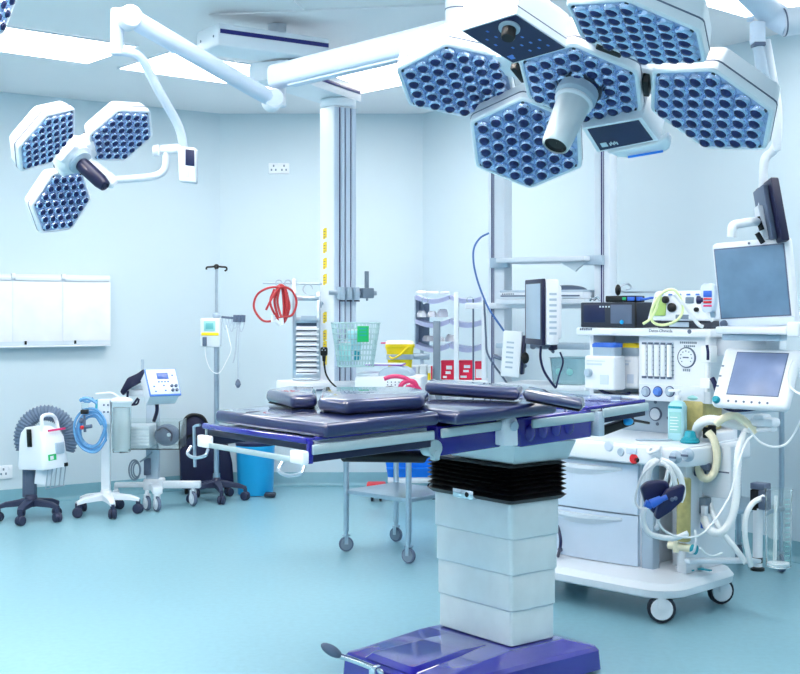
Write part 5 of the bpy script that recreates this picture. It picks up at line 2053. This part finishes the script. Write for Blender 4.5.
# monitors
def am_monitor(cpx, yl, w, h, pitch, nm, scr, inset, roll=0., dx=0):
    c = A.Y(*cpx, yl)
    T = Mx.Translation(c) @ Mx.Rotation(R(dx), 4, 'Z') @ Mx.Rotation(R(-pitch), 4, 'X') @ Mx.Rotation(R(roll), 4, 'Y') @ frame((1, 0, 0), (0, 0, 1), (0, -1, 0), (0, 0, 0))
    return c, T
c, T = am_monitor((753, 284), .28, .40, .40, -7, 'm', 'screen', .04, dx=6, roll=-3.)
w, h = .182, .195
b = B().box((-w, -h, -.055), (w, h, .0), .02, 3, T)
b.box((-w + .05, -h + .05, -.12), (w - .05, h - .05, -.05), .02, 3, T)
mn = b.build('upper_monitor', 'white', A, 40)
b = B().box((-w + .018, -h + .05, -.001), (w - .026, h - .03, .003), .004, 2, T)
b.build('screen', 'screen', mn)
b = B().box((-w + .012, -h + .044, -.002), (w - .020, h - .024, .0016), .003, 2, T)
b.build('screen_surround', 'slategrey', mn)
b = B().box((-w + .004, -h + .003, -.003), (w - .004, -h + .042, .008), .006, 2, T)
ct = b.build('control_strip', 'paleblue', mn)
b = B().lathe([(.017, .008), (.016, .022), (.013, .026), (.001, .026)], T @ V((-w + .03, -h + .024, 0)), T.to_3x3() @ V((0, 0, 1)), 18)
b.build('trim_knob', 'slategrey', ct)
b = B().lathe([(.006, .0), (.005, .003)], T @ V((0, h - .012, 0)), T.to_3x3() @ V((0, 0, 1)), 12)
b.build('lamp_dot', 'slategrey', mn)
c1 = c
# shelf bracket under it
q0, q1 = A.Y(722, 333, .26), A.Y(793, 333, .22)
b = B().slab([V((q0.x, .20, q0.z + .03)), V((q1.x, .16, q0.z + .03)), V((q1.x, .42, q0.z + .035)), V((q0.x, .42, q0.z + .035))], .032, .008)
sb = b.build('monitor_shelf', 'white', A)
b = B().slab([V((q0.x + .02, .22, q0.z - .004)), V((q1.x - .06, .22, q0.z - .004)), V((q1.x - .12, .40, q0.z - .004)), V((q0.x + .02, .40, q0.z - .004))], .028, .006)
b.build('shelf_underside', 'lightgrey', sb)
b = B().box(A.Y(786, 337, .14) + V((0, 0, 0)), A.Y(799, 322, .14) + V((0, .12, 0)), .01)
b.build('side_handle', 'white', sb)
c, T = am_monitor((754, 377), .24, .4, .3, 27, 'm', 'screenlilac', .03, dx=0)
w, h = .185, .145
b = B().box((-w, -h, -.05), (w, h, .0), .022, 3, T)
b.box((-w + .06, -h + .04, -.11), (w - .06, h - .04, -.045), .02, 3, T)
mn = b.build('lower_monitor', 'white', A, 40)
b = B().box((-w + .075, -h + .058, -.001), (w - .05, h - .028, .003), .003, 2, T)
b.build('screen', 'screenlilac', mn)
b = B().box((-w + .071, -h + .054, -.001), (w - .046, h - .024, .0015), .003, 2, T)
b.build('screen_surround', 'slategrey', mn)
b = B().lathe([(.017, .0), (.017, .01), (.014, .018), (.001, .018)], T @ V((-w + .032, -h + .024, 0)), T.to_3x3() @ V((0, 0, 1)), 18)
b.build('teal_dial', 'teal', mn)
for k in range(6):
    b = B().lathe([(.006, .0), (.005, .003)], T @ V((-w + .09 + .038 * k, -h + .024, 0)), T.to_3x3() @ V((0, 0, 1)), 10)
    b.build('push_button', 'slategrey', mn)
for k in range(3):
    b = B().box((-w + .012, -h + .09 + .05 * k, 0), (-w + .024, -h + .096 + .05 * k, .003), 0, 1, T)
    b.build('side_button', 'slategrey', mn)
b = B().beam(V((.0, .5, c.z + .12)), V((c.x, .44, c.z + .12)), .07, .08, .01)
b.beam(V((c.x, .44, c.z - .06)), V((c.x, .44, c1.z - .1)), .07, .07, .01, up=(1, 0, 0))
b.beam(V((c.x, .45, c.z + .0)), V((c.x, c.y + .08, c.z + .0)), .07, .07, .01)
b.beam(V((c.x, .45, c1.z - .08)), V((c.x, c1.y + .09, c1.z - .08)), .07, .07, .01)
b.build('monitor_bracket', 'white', A)
b = B().tube([A.Y(719, 398, .25), A.Y(722, 406, .25), A.Y(732, 410.5, .25), A.Y(748, 410, .25), A.Y(760, 408, .3)], .007)
b.build('monitor_lead', 'bagblue', A)
b = B().tube([A.Y(792, 360, .24), A.Y(788, 372, .2), A.Y(789, 384, .2), A.Y(796, 392, .2), A.Y(806, 396, .2)], .005)
b.build('sensor_lead', 'hose', A)

# breathing hoses
def ribbed(r, n):
    return lambda f: r + .0016 * math.sin(f * 2 * math.pi * n)
pts = [A.P(*q) for q in ((704, 440, 5.95), (697, 434, 5.85), (699, 425, 5.78), (708, 420, 5.73), (722, 421, 5.7), (738, 425, 5.68), (752, 428, 5.66))]
b = B().tube(pts, .02, seg=12, sm=20, rf=ribbed(.0225, 50))
b.build('white_breathing_hose', 'hose', A, 180)
pts = [A.P(*q) for q in ((716, 424, 5.66), (724, 418, 5.64), (736, 416, 5.63), (748, 424, 5.62), (756, 432, 5.62))]
b = B().tube(pts, .018, seg=12, sm=20, rf=ribbed(.018, 40))
b.build('cream_breathing_hose', 'cream', A, 180)
pts = [A.P(*q) for q in ((708, 432, 5.72), (714, 440, 5.7), (717, 455, 5.7), (715, 470, 5.7), (709, 478, 5.7), (702, 477, 5.7), (699, 470, 5.72), (699, 464, 5.74))]
b = B().tube(pts, .018, seg=12, sm=20, rf=ribbed(.018, 50))
b.build('cream_breathing_hose', 'cream', A, 180)
pts = [A.P(*q) for q in ((745, 433, 5.62), (739, 450, 5.6), (737, 475, 5.6), (736, 500, 5.6), (731, 520, 5.6), (722, 532, 5.6), (713, 532, 5.62), (707, 526, 5.66), (704.5, 519, 5.72))]
b = B().tube(pts, .018, seg=12, sm=16, rf=ribbed(.018, 70))
b.build('white_breathing_hose', 'hose', A, 180)
q = A.P(765, 424, 5.6)
b = B()
b.box(q + V((-.06, -.04, -.012)), q + V((.06, .04, .03)), .016)
b.box(q + V((-.04, -.05, .02)), q + V((.02, .03, .045)), .012)
b.beam(q + V((-.10, 0, -.035)), q + V((.05, 0, -.02)), .05, .022, .008)
b.build('mask_block', 'white', A)
for nm, pts, r in (('scavenging_hose', ((709, 500, 5.8), (714, 516, 5.75), (722, 532, 5.72), (735, 548, 5.7), (746, 563, 5.7)), .014), ('clear_hose', ((764, 497, 5.68), (753, 503, 5.66), (746, 516, 5.64), (745, 535, 5.64), (748, 553, 5.66), (751, 566, 5.68)), .013)):
    b = B().tube([A.P(*q) for q in pts], r, seg=10, sm=10)
    b.build(nm, 'hose', A, 180)
for pts in (((748, 428, 5.55), (760, 442, 5.54), (776, 447, 5.53), (790, 440, 5.53), (806, 410, 5.53)), ((700, 548, 5.4), (706, 554, 5.42), (714, 556, 5.45), (722, 553, 5.5))):
    b = B().tube([A.P(*q) for q in pts], .005, seg=6)
    b.build('sampling_line', 'hose', A)

# ------------------------------------------------------------------ things on the machine
def vaporizer(px0, px1, py0, py1, cap, label, y0):
    a, c = A.Y(px0, py1, y0), A.Y(px1, py0, y0)
    w, h = c.x - a.x, c.z - a.z
    o = Th('vaporizer', label, 'vaporizer', A.M @ V(((a.x + c.x) / 2, y0 + .06, a.z)), -45, 'vaporizers in the bay')
    b = B().box((-w / 2, -.06, 0), (w / 2, .042, h * .72), .012, 3)
    bo = b.build('body', 'white', o)
    b = B()
    b.loft([[V((p.x + .012, p.y - .005, p.z)) for p in l] for l in (rrect(w * .36, .044, .02, 4, z=h * .715), rrect(w * .36, .044, .02, 4, z=h * .88), rrect(w * .38, .046, .02, 4, z=h * .9))])
    hd = b.build('dial_housing', 'lightgrey', o)
    b = B().loft([[V((p.x + .012, p.y - .005, p.z)) for p in l] for l in (rrect(w * .385, .046, .02, 4, z=h * .902), rrect(w * .385, .046, .02, 4, z=h * .965), rrect(w * .3, .045, .02, 4, z=h))])
    b.build('coloured_dial', cap, hd)
    b = B().lathe([(.02, 0), (.02, .02), (.016, .024), (.001, .024)], (-w * .32, -.06, h * .36), (0, -1, 0), 16)
    b.build('filler_port', 'lightgrey', bo)
    b = B()
    b.box((w * .05, -.0625, h * .12), (w * .32, -.0595, h * .32))
    b.box((-w * .4, -.0625, h * .52), (w * .1, -.0595, h * .56))
    b.box((-w * .4, -.0625, h * .6), (w * .2, -.0595, h * .62))
    b.build('printed_label', 'paleblue', bo)
    return o


vaporizer(584, 614, 343, 389, 'bluecap', 'white vaporizer with blue dial, at the left of the machine bay', .30)
vaporizer(614.5, 638, 343.5, 388, 'yellow', 'white vaporizer with yellow dial, beside the blue-dialled one', .455)

# gas analyser and small box on the machine's top shelf
zs_ = zslab + .005
a, c = A.Y(580.5, 322, .40), A.Y(637, 302, .40)
w, h = c.x - a.x, c.z - zs_ - .002
o = Th('gas_analyser', 'dark grey gas analyser box on top of the anaesthesia machine', 'monitor unit', A.M @ V(((a.x + c.x) / 2, .40, zs_ + .001)), -45)
b = B().box((-w / 2, 0, 0), (w / 2, .22, h), .006)
ca = b.build('case', 'darkgrey', o)
b = B().box((-w / 2 + .02, -.0025, .025), (-.02, .001, h - .012), .002)
b.build('display', 'panelblue', ca)
b = B().box((.015, -.0025, .02), (w / 2 - .03, .001, h - .012), .002)
b.build('cassette_door', 'slategrey', ca)
b = B()
for k in range(4):
    b.box((-w / 2 + .12 + .018 * k, -.0035, h - .026), (-w / 2 + .13 + .018 * k, -.0022, h - .018))
b.build('marks', 'wall', ca)
b = B().lathe([(.011, 0), (.01, .006)], (.085, -.002, .028), (0, -1, 0), 14)
b.build('blue_button', 'cyan', ca)
b = B().box((w / 2 - .012, -.004, .0), (w / 2 - .002, .001, h), .001)
b.build('edge_strip', 'black', ca)
gA = o
o2 = Th('power_brick', 'small black box with blue plug and green light lying on the gas analyser', 'adapter', o.M @ V((.06, .06, h + .001)), -41)
b = B().box((-.085, -.05, 0), (.085, .05, .032), .005)
ca = b.build('case', 'black', o2)
b = B().box((.015, -.053, .01), (.035, -.049, .024), .001)
b.build('green_light', 'green', ca)
b = B().box((.045, -.056, .006), (.085, -.049, .026), .002)
b.box((.085, -.04, .006), (.11, -.015, .026), .002)
b.build('blue_plug', 'bluecap', ca)
b = B().tube([V((.11, -.028, .016)), V((.13, -.03, .014)), V((.16, -.02, .02)), V((.19, .0, .02))], .006)
b.build('blue_lead', 'bluecap', ca)
o3 = Th('chrome_clip', 'small chrome clip lying on the front corner of the gas analyser', 'clip', gA.M @ V((-.105, .03, h + .001)), -45)
b = B().tube([V((-.03, 0, .008)), V((-.02, 0, .022)), V((.0, 0, .014)), V((.012, 0, .026)), V((.03, 0, .012)), V((.032, 0, .006))], .006)
b.build('clip_wire', 'chrome', o3)

# ventilator module
a, c = A.Y(652, 318, .42), A.Y(711, 289, .42)
w, h = c.x - a.x, c.z - zs_
o = Th('ventilator_module', 'white module with green window and lime tubing on top of the anaesthesia machine', 'medical unit', A.M @ V(((a.x + c.x) / 2, .42, zs_ + .001)), -45)
b = B().box((-w / 2 + .03, .0, 0), (w / 2, .18, .035), .006)
b.build('dark_stand', 'darkgrey', o)
b = B()
b.box((-w / 2 + .1, -.006, .006), (-w / 2 + .21, .0, .03), .003)
b.build('stand_tray', 'lightgrey', o)
b = B().slab([V((-w / 2 - .015, -.03, .037)), V((w / 2, -.03, .037)), V((w / 2, -.01, h - .008)), V((-w / 2 + .02, -.01, h - .008))], .19, .015, d=(0, 1, 0))
ca = b.build('case', 'white', o)
b = B().slab([V((-w / 2 + .012, -.036, .06)), V((-w / 2 + .095, -.036, .06)), V((-w / 2 + .095, -.018, h - .035)), V((-w / 2 + .03, -.018, h - .035))], .02, .004, d=(0, 1, 0))
b.build('green_window', 'limegreen', ca)
for x, z, r in ((-.03, .10, .022), (.02 - .085, .138, .018), (.105, .09, .011)):
    b = B().lathe([(r, 0), (r, .012), (r * .7, .016), (.001, .016)], (x, -.028, z), (0, -1, 0), 16)
    b.build('black_knob', 'black', ca)
b = B()
for k in range(5):
    b.box((-.11 + .05 * k, -.0165, h - .03), (-.09 + .05 * k, -.012, h - .022))
b.build('top_marks', 'blueedge', ca)
b = B().box((-.01, -.034, .045), (.06, -.024, .066), .003)
b.build('grey_label', 'grey', ca)
b = B().box((.04, -.027, .12), (.085, -.02, .15), .006)
b.build('grey_vent', 'grey', ca)
lt = Th('lime_tubing', 'pale lime tubing looped in front of the white module on the machine', 'tubing', P(668, 320, 5.62))
q = lambda px, py, Y=5.66: lt.I @ P(px, py, Y)
b = B().tube([q(643, 324), q(650, 319), q(656, 309), q(659, 298), q(665, 291), q(674, 290), q(680, 297), q(683, 308), q(680, 317), q(672, 323), q(661, 325), q(653, 322), q(651, 314), q(654, 304), q(661, 294), q(668, 290)], .0065, seg=8)
b.build('loops', 'limehose', lt)
b = B().tube([q(674, 294), q(684, 305), q(692, 316), q(698, 324), q(703, 327)], .009, seg=8)
b.tube([q(700, 300), q(707, 311), q(711, 318), q(713, 321)], .010, seg=8)
b.build('white_tube', 'hose', lt)
# striped sampling module
o = Th('striped_module', 'pale rounded module with blue and dark red stripes, beside the upper monitor', 'module', P(709, 312, 5.4), -30)
q = lambda px, py, Y=5.4: o.I @ P(px, py, Y)
c_ = q(709, 298)
T = Mx.Translation(c_) @ Mx.Rotation(R(6), 4, 'Y')
b = B().ball((0, 0, 0), .034, 1., .8, 1.75, T=Mx.Rotation(R(6), 4, 'Y'))
b = B().loft([[c_ + V((p.x, p.y, z_)) for p in rrect(hx, .026, .012, 4)] for hx, z_ in ((.016, -.062), (.027, -.055), (.033, -.02), (.034, .03), (.028, .055), (.016, .064))])
ca = b.build('case', 'paleblue', o)
for k, (z_, hh_, m_) in enumerate(((.018, .014, 'bluecap'), (-.004, .004, 'red'), (-.018, .005, 'red'), (-.034, .004, 'magenta'))):
    b = B().box(c_ + V((-.017, -.03, z_ - hh_)), c_ + V((.020, -.0255, z_ + hh_)), .002)
    b.build('stripe', m_, ca)
b = B().cyl(q(704, 300) + V((-.03, 0, 0)), q(704, 300) + V((.0, 0, 0)), .018, seg=14)
b.build('dark_port', 'bagblue', o)
b = B().beam(c_ + V((0, .027, -.02)), c_ + V((.0, .07, -.08)), .02, .02)
b.build('support', 'lightgrey', o)

# sanitiser bottle and cap on the worktop
zw = zt + .008
q = A.Y(677.5, 437.5, .33)
o = Th('sanitiser_bottle', 'pale cyan pump bottle on the anaesthesia machine worktop', 'bottle', A.M @ V((q.x, q.y, zw)), -35)
hb = A.Y(677, 402, q.y).z - zw
b = B().loft([rrect(.036, .026, .012, 4, z=0), rrect(.04, .03, .014, 4, z=.006), rrect(.04, .03, .014, 4, z=hb - .02), rrect(.03, .024, .014, 4, z=hb), rrect(.014, .014, .012, 4, z=hb + .008)])
bo = b.build('bottle_body', 'palecyan', o)
b = B().box((-.030, -.0315, hb * .2), (.03, -.0285, hb * .75), .002)
lb = b.build('label', 'mint', bo)
b = B()
for k in range(5):
    b.box((-.024, -.0325, hb * (.28 + .08 * k)), (.012 + .006 * (k % 2), -.0312, hb * (.30 + .08 * k)))
b.build('label_lines', 'white', lb)
b = B().box((-.034, -.0315, hb * .84), (.034, -.0285, hb * .9), .001)
b.build('blue_band', 'teal', bo)
b = B().cyl((0, 0, hb + .006), (0, 0, hb + .03), .015, seg=16, bev=.003)
b.cyl((0, 0, hb + .03), (0, 0, hb + .05), .006, seg=10)
b.box((-.045, -.01, hb + .048), (.014, .01, hb + .06), .004)
b.build('pump', 'white', o)
q = A.Y(690, 439.5, .27)
o = Th('teal_cap', 'teal conical cap standing beside the pale cyan pump bottle', 'cap', A.M @ V((q.x, q.y, zw)), 0)
b = B().lathe([(.042, 0), (.044, .006), (.04, .02), (.03, .026), (.024, .05), (.018, .056), (.001, .058)], seg=28)
b.build('cap_body', 'teal', o)
b = B().lathe([(.0445, .004), (.046, .008), (.0445, .012)], seg=28)
b.build('rim', 'teal', o)
q = A.Z(654, 440.5, zw)
o = Th('flat_tray', 'flat grey oval tray on the worktop in front of the pump bottle', 'tray', A.M @ V((q.x + .0, q.y, zw)), 0)
b = B().loft([[V((.09 * s * math.cos(a), .022 * s * math.sin(a), z)) for a in [i * math.pi / 8 for i in range(16)]] for s, z in ((.9, 0), (1, .004), (.95, .007))])
b.build('tray_body', 'lightgrey', o)

# reservoir bag and coiled hoses on the apron hook
o = Th('reservoir_bag', 'dark blue breathing bag hanging in front of the machine drawers', 'bag', P(667, 520, 5.14), 0)
q = lambda px, py, Y=5.14: o.I @ P(px, py, Y)
b = B().slab([q(641, 488), q(648, 482), q(660, 480.5), (q(669, 482)), q(672, 494), q(668, 508), q(656, 516), q(646, 505)], .05, .014, 3, d=(0, 1, 0))
b.build('bag_panel', 'bagblue', o)
b = B().slab([q(668, 490, 5.07), q(684, 484.5, 5.07), (q(686, 488, 5.07)), q(683, 501, 5.07), q(671, 512, 5.07), q(658, 520.5, 5.07), q(655, 517, 5.07), q(660, 502, 5.07)], .045, .012, 3, d=(0, 1, 0))
fp_ = b.build('front_panel', 'bagblue', o)
b = B()
for px in (672, 675.5):
    b.lathe([(.009, 0), (.006, .003)], q(px, 499.5 - (px - 672) * .3, 5.068), (0, -1, 0), 12)
b.build('grey_mark', 'slategrey', fp_)
b = B().cyl(q(651, 504, 5.04), q(661, 499, 5.04), .02, .015, seg=16)
b.cyl(q(660, 500, 5.04), q(667, 497, 5.04), .011, seg=12)
b.cyl(q(645, 503, 5.04), q(652, 506, 5.04), .015, seg=12)
b.build('blue_connector', 'bluecap', o)
o = Th('clear_tubing', 'coiled clear tubing hanging on the hook of the machine, around the dark blue bag', 'tubing', P(660, 470, 5.25), 0)
q = lambda px, py, Y=5.25: o.I @ P(px, py, Y)
for i, (pts, r) in enumerate(((((657, 460), (648, 466), (644, 480), (646, 496), (653, 505), (658, 508)), .014), (((659, 460), (651, 467), (648, 480), (650, 494), (656, 503)), .013), (((660, 460), (672, 465), (680, 476), (683, 492), (680, 502)), .013), (((660, 462), (669, 468), (675, 482), (677, 500)), .010), (((655, 463), (642, 476), (636, 494), (636, 504), (643, 509), (655, 504), (666, 494), (672, 478), (666, 465)), .0055), (((645, 508), (643, 519), (648, 532), (660, 537), (675, 538), (688, 533)), .012), (((668, 470), (664, 490), (660, 510), (657, 527)), .008))):
    b = B().tube([q(x, y, 5.36 - .012 * i) for x, y in pts], r, seg=8, sm=10)
    b.build('tube_loop', 'hose', o, 180)
b = B().tube([q(*p) for p in ((668, 470, 5.27), (662, 490, 5.27), (657, 515, 5.27), (664, 530, 5.27), (680, 537, 5.27), (700, 535, 5.27), (715, 520, 5.27), (730, 495, 5.3), (738, 465, 5.36), (746, 443, 5.42), (752, 436, 5.46))], .005, seg=6)
b.build('sampling_line', 'hose', o, 180)
b = B().ball(q(657, 527.5, 5.28), .012)
b.build('luer_tip', 'white', o)

# clear measuring cylinder
c_ = P(778.5, 567, 5.62)
o = Th('suction_jar', 'tall clear graduated jar at the right edge, beside the black clamp', 'jar', c_, 0)
h = o.P(778, 489, 5.62).z
b = B().lathe([(.05, .0), (.056, .004), (.06, h - .01), (.063, h - .004), (.063, h), (.057, h), (.055, h - .01), (.051, .008), (.001, .008)], seg=36)
jr = b.build('jar_body', 'cleartint', o)
b = B().lathe([(.049, .009), (.05, .02), (.001, .02)], seg=28)
b.build('white_base', 'white', jr)
b = B()
for k in range(14):
    z = .04 + k * (h - .08) / 13
    b.beam((.012, -.0585, z), (.035, -.0475, z), .0015, .003)
b.build('graduations', 'mint', jr)
b = B().cyl((-.02, -.01, .03), (-.012, .0, h - .03), .008, seg=10)
b.build('inner_tube', 'hose', jr)
b = B().box((-.075, -.01, h - .06), (-.0615, .01, h - .035), .002)
b.build('jar_bracket', 'slategrey', o)

# steel trolley behind the monitors
t3 = Th('steel_trolley', 'steel trolley with two thin legs and a shelf, behind the anaesthesia machine', 'trolley', (1.60, 6.50, 0), ANG)
lc = t3.I @ V((P(738.5, 560, 6.86).x, 6.86, 0))
LX, LY = lc.x, .14
y0_ = lc.y - .14
for x, y in ((lc.x, lc.y), (lc.x, lc.y - .29), (lc.x - .55, lc.y), (lc.x - .55, lc.y - .29)):
    b = B().cyl((x, y, .13), (x, y, 1.12), .015, seg=14)
    b.build('leg', 'steel', t3)
    caster(t3, (x, y, 0), .05, .022, 'slategrey', 'grey', yaw=60, stem=.03)
b = B().box((lc.x - .57, lc.y - .31, .345), (lc.x + .02, lc.y + .02, .37), .004)
b.build('lower_shelf', 'steel', t3)
b = B().box((lc.x - .57, lc.y - .31, .86), (lc.x + .02, lc.y + .02, .885), .004)
b.build('top_shelf', 'steel', t3)

# ------------------------------------------------------------------ ceiling monitor arm at the upper right
t = Th('ceiling_monitor', 'black flat monitor seen edge-on, hung from a thick white ceiling arm at the upper right', 'monitor', (P(770, 200, 5.5).x, 5.5, 0), 0)
q = lambda px, py, Y=5.5: t.P(px, py, Y)
b = B().tube([q(728, -28, 5.25), q(752, -6, 5.4), q(767, 9, 5.5), q(777, 17, 5.52), q(790, 24, 5.5)], .06, seg=18)
b.build('spring_arm', 'paleblue', t)
b = B().cyl(q(782, 22.5), q(830, 16), .062, seg=24)
b.build('upper_arm', 'offwhite', t)
b = B().cyl(q(782.5, 22.4), q(784, 22.2), .0635, seg=24)
b.build('joint_ring', 'slategrey', t)
cpost = q(840, 12)
b = B().cyl((cpost.x, cpost.y, cpost.z - .1), (cpost.x, cpost.y, 2.957), .07, seg=24)
b.cyl((cpost.x, cpost.y, 2.93), (cpost.x, cpost.y, 2.957), .18, seg=28)
b.build('ceiling_post', 'white', t)
b = B().box(q(751, 44) + V((0, -.03, 0)), q(764, 22) + V((0, .03, 0)), .008)
b.box(q(747.5, 21) + V((0, -.02, 0)), q(753, 17) + V((0, .02, 0)), .004)
lk = b.build('link_block', 'paleblue', t)
b = B().box(q(752.5, 47) + V((0, -.032, 0)), q(764, 43) + V((0, .032, 0)), .003)
b.build('dark_band', 'slategrey', lk)
b = B().tube([q(758, 47), q(760.5, 60), q(764, 80), q(768, 96), q(771, 106)], .026, seg=14)
b.build('grey_tube', 'lightgrey', t)
b = B().tube([q(766, 40, 5.54), q(770, 62, 5.54), q(774, 85, 5.54), q(777, 102, 5.54), q(778, 120, 5.54), q(777, 140, 5.54), q(773, 151, 5.53), q(766, 157, 5.53), q(763.5, 168, 5.53), q(763, 200, 5.55), q(762.5, 215, 5.58)], .02, seg=14)
b.build('curved_tube', 'white', t)
b = B().box(q(773, 152, 5.52) + V((0, -.03, 0)), q(780, 100, 5.52) + V((0, .03, 0)), .012)
b.build('joint_cover', 'white', t)
pts = [q(770.5, 177, 5.35), q(782, 240, 5.35), q(763.5, 252, 5.72), q(755, 189.5, 5.72)]
b = B().slab(pts, .045, .006, d=(.9, .42, .02))
mo = b.build('monitor_case', 'navy', t)
cc = sum(pts, V()) / 4
ex = (pts[0] - pts[3]).normalized()
ey = (pts[0] - pts[1]).normalized()
nn = V((-.9, -.42, 0))
b = B().slab([cc + ex * sx * .12 + ey * sy * .12 + nn * .0 for sx, sy in ((-1, -1), (1, -1), (1, 1), (-1, 1))], .03, .006, d=nn)
b.build('rear_cover', 'slategrey', mo)
b = B().slab([cc + ex * sx * .05 + ey * (sy * .075 - .04) + nn * .03 for sx, sy in ((-1, -1), (1, -1), (1, 1), (-1, 1))], .03, .004, d=nn)
b.build('mount_plate', 'offwhite', t)
b = B().tube([cc + nn * .045 - ey * .03, q(752, 222, 5.42), q(742, 223.5, 5.4), q(733, 226, 5.38), q(731.5, 237, 5.38)], .02, seg=12)
b.build('grip_arm', 'white', t)
b = B().cyl(q(757, 217, 5.46), q(762, 230, 5.46), .012, seg=10)
b.cyl(q(757, 233, 5.46), q(763, 243, 5.46), .012, seg=10)
b.build('black_knob', 'black', t)
# ------------------------------------------------------------------ curled rod on the twin-post pendant
o = Th('curled_hook_rod', 'thin steel rod with a curled end and black knob, above the gas analyser', 'hook', P(630, 290, 6.45))
q = lambda px, py, Y=6.45: o.I @ P(px, py, Y)
b = B().tube([q(662, 292), q(645, 292), q(632, 292), q(623, 291.5), q(620, 289), q(622, 285.5), q(627, 284), q(630.5, 286), q(630, 289), q(626, 289.5)], .005, seg=8)
b.build('rod', 'steel', o)
b = B().ball(q(618, 290), .026, .6, .8, 1.15)
b.build('black_knob', 'black', o)

# ------------------------------------------------------------------ light, world, camera
w = bpy.data.worlds.new('world')
sc.world = w
w.use_nodes = True
w.node_tree.nodes['Background'].inputs['Color'].default_value = (.5, .6, .7, 1)
w.node_tree.nodes['Background'].inputs['Strength'].default_value = .2

cam = bpy.data.cameras.new('camera')
co = bpy.data.objects.new('camera', cam)
COL.objects.link(co)
co.location = (0, 0, CH)
co.rotation_euler = (R(90), 0, 0)
cam.sensor_width = 36
cam.sensor_fit = 'HORIZONTAL'
cam.lens = 36 * F / 800
cam.shift_y = -(337 - HZ) / 800
cam.clip_start = .05
cam.clip_end = 100
sc.camera = co
sc.view_settings.view_transform = 'Standard'
sc.view_settings.look = 'None'
sc.view_settings.gamma = 1
sc.view_settings.use_curve_mapping = False
sc.view_settings.exposure = 0.13
sc.cycles.use_denoising = True
sc.cycles.max_bounces = 10
sc.cycles.sample_clamp_indirect = 8
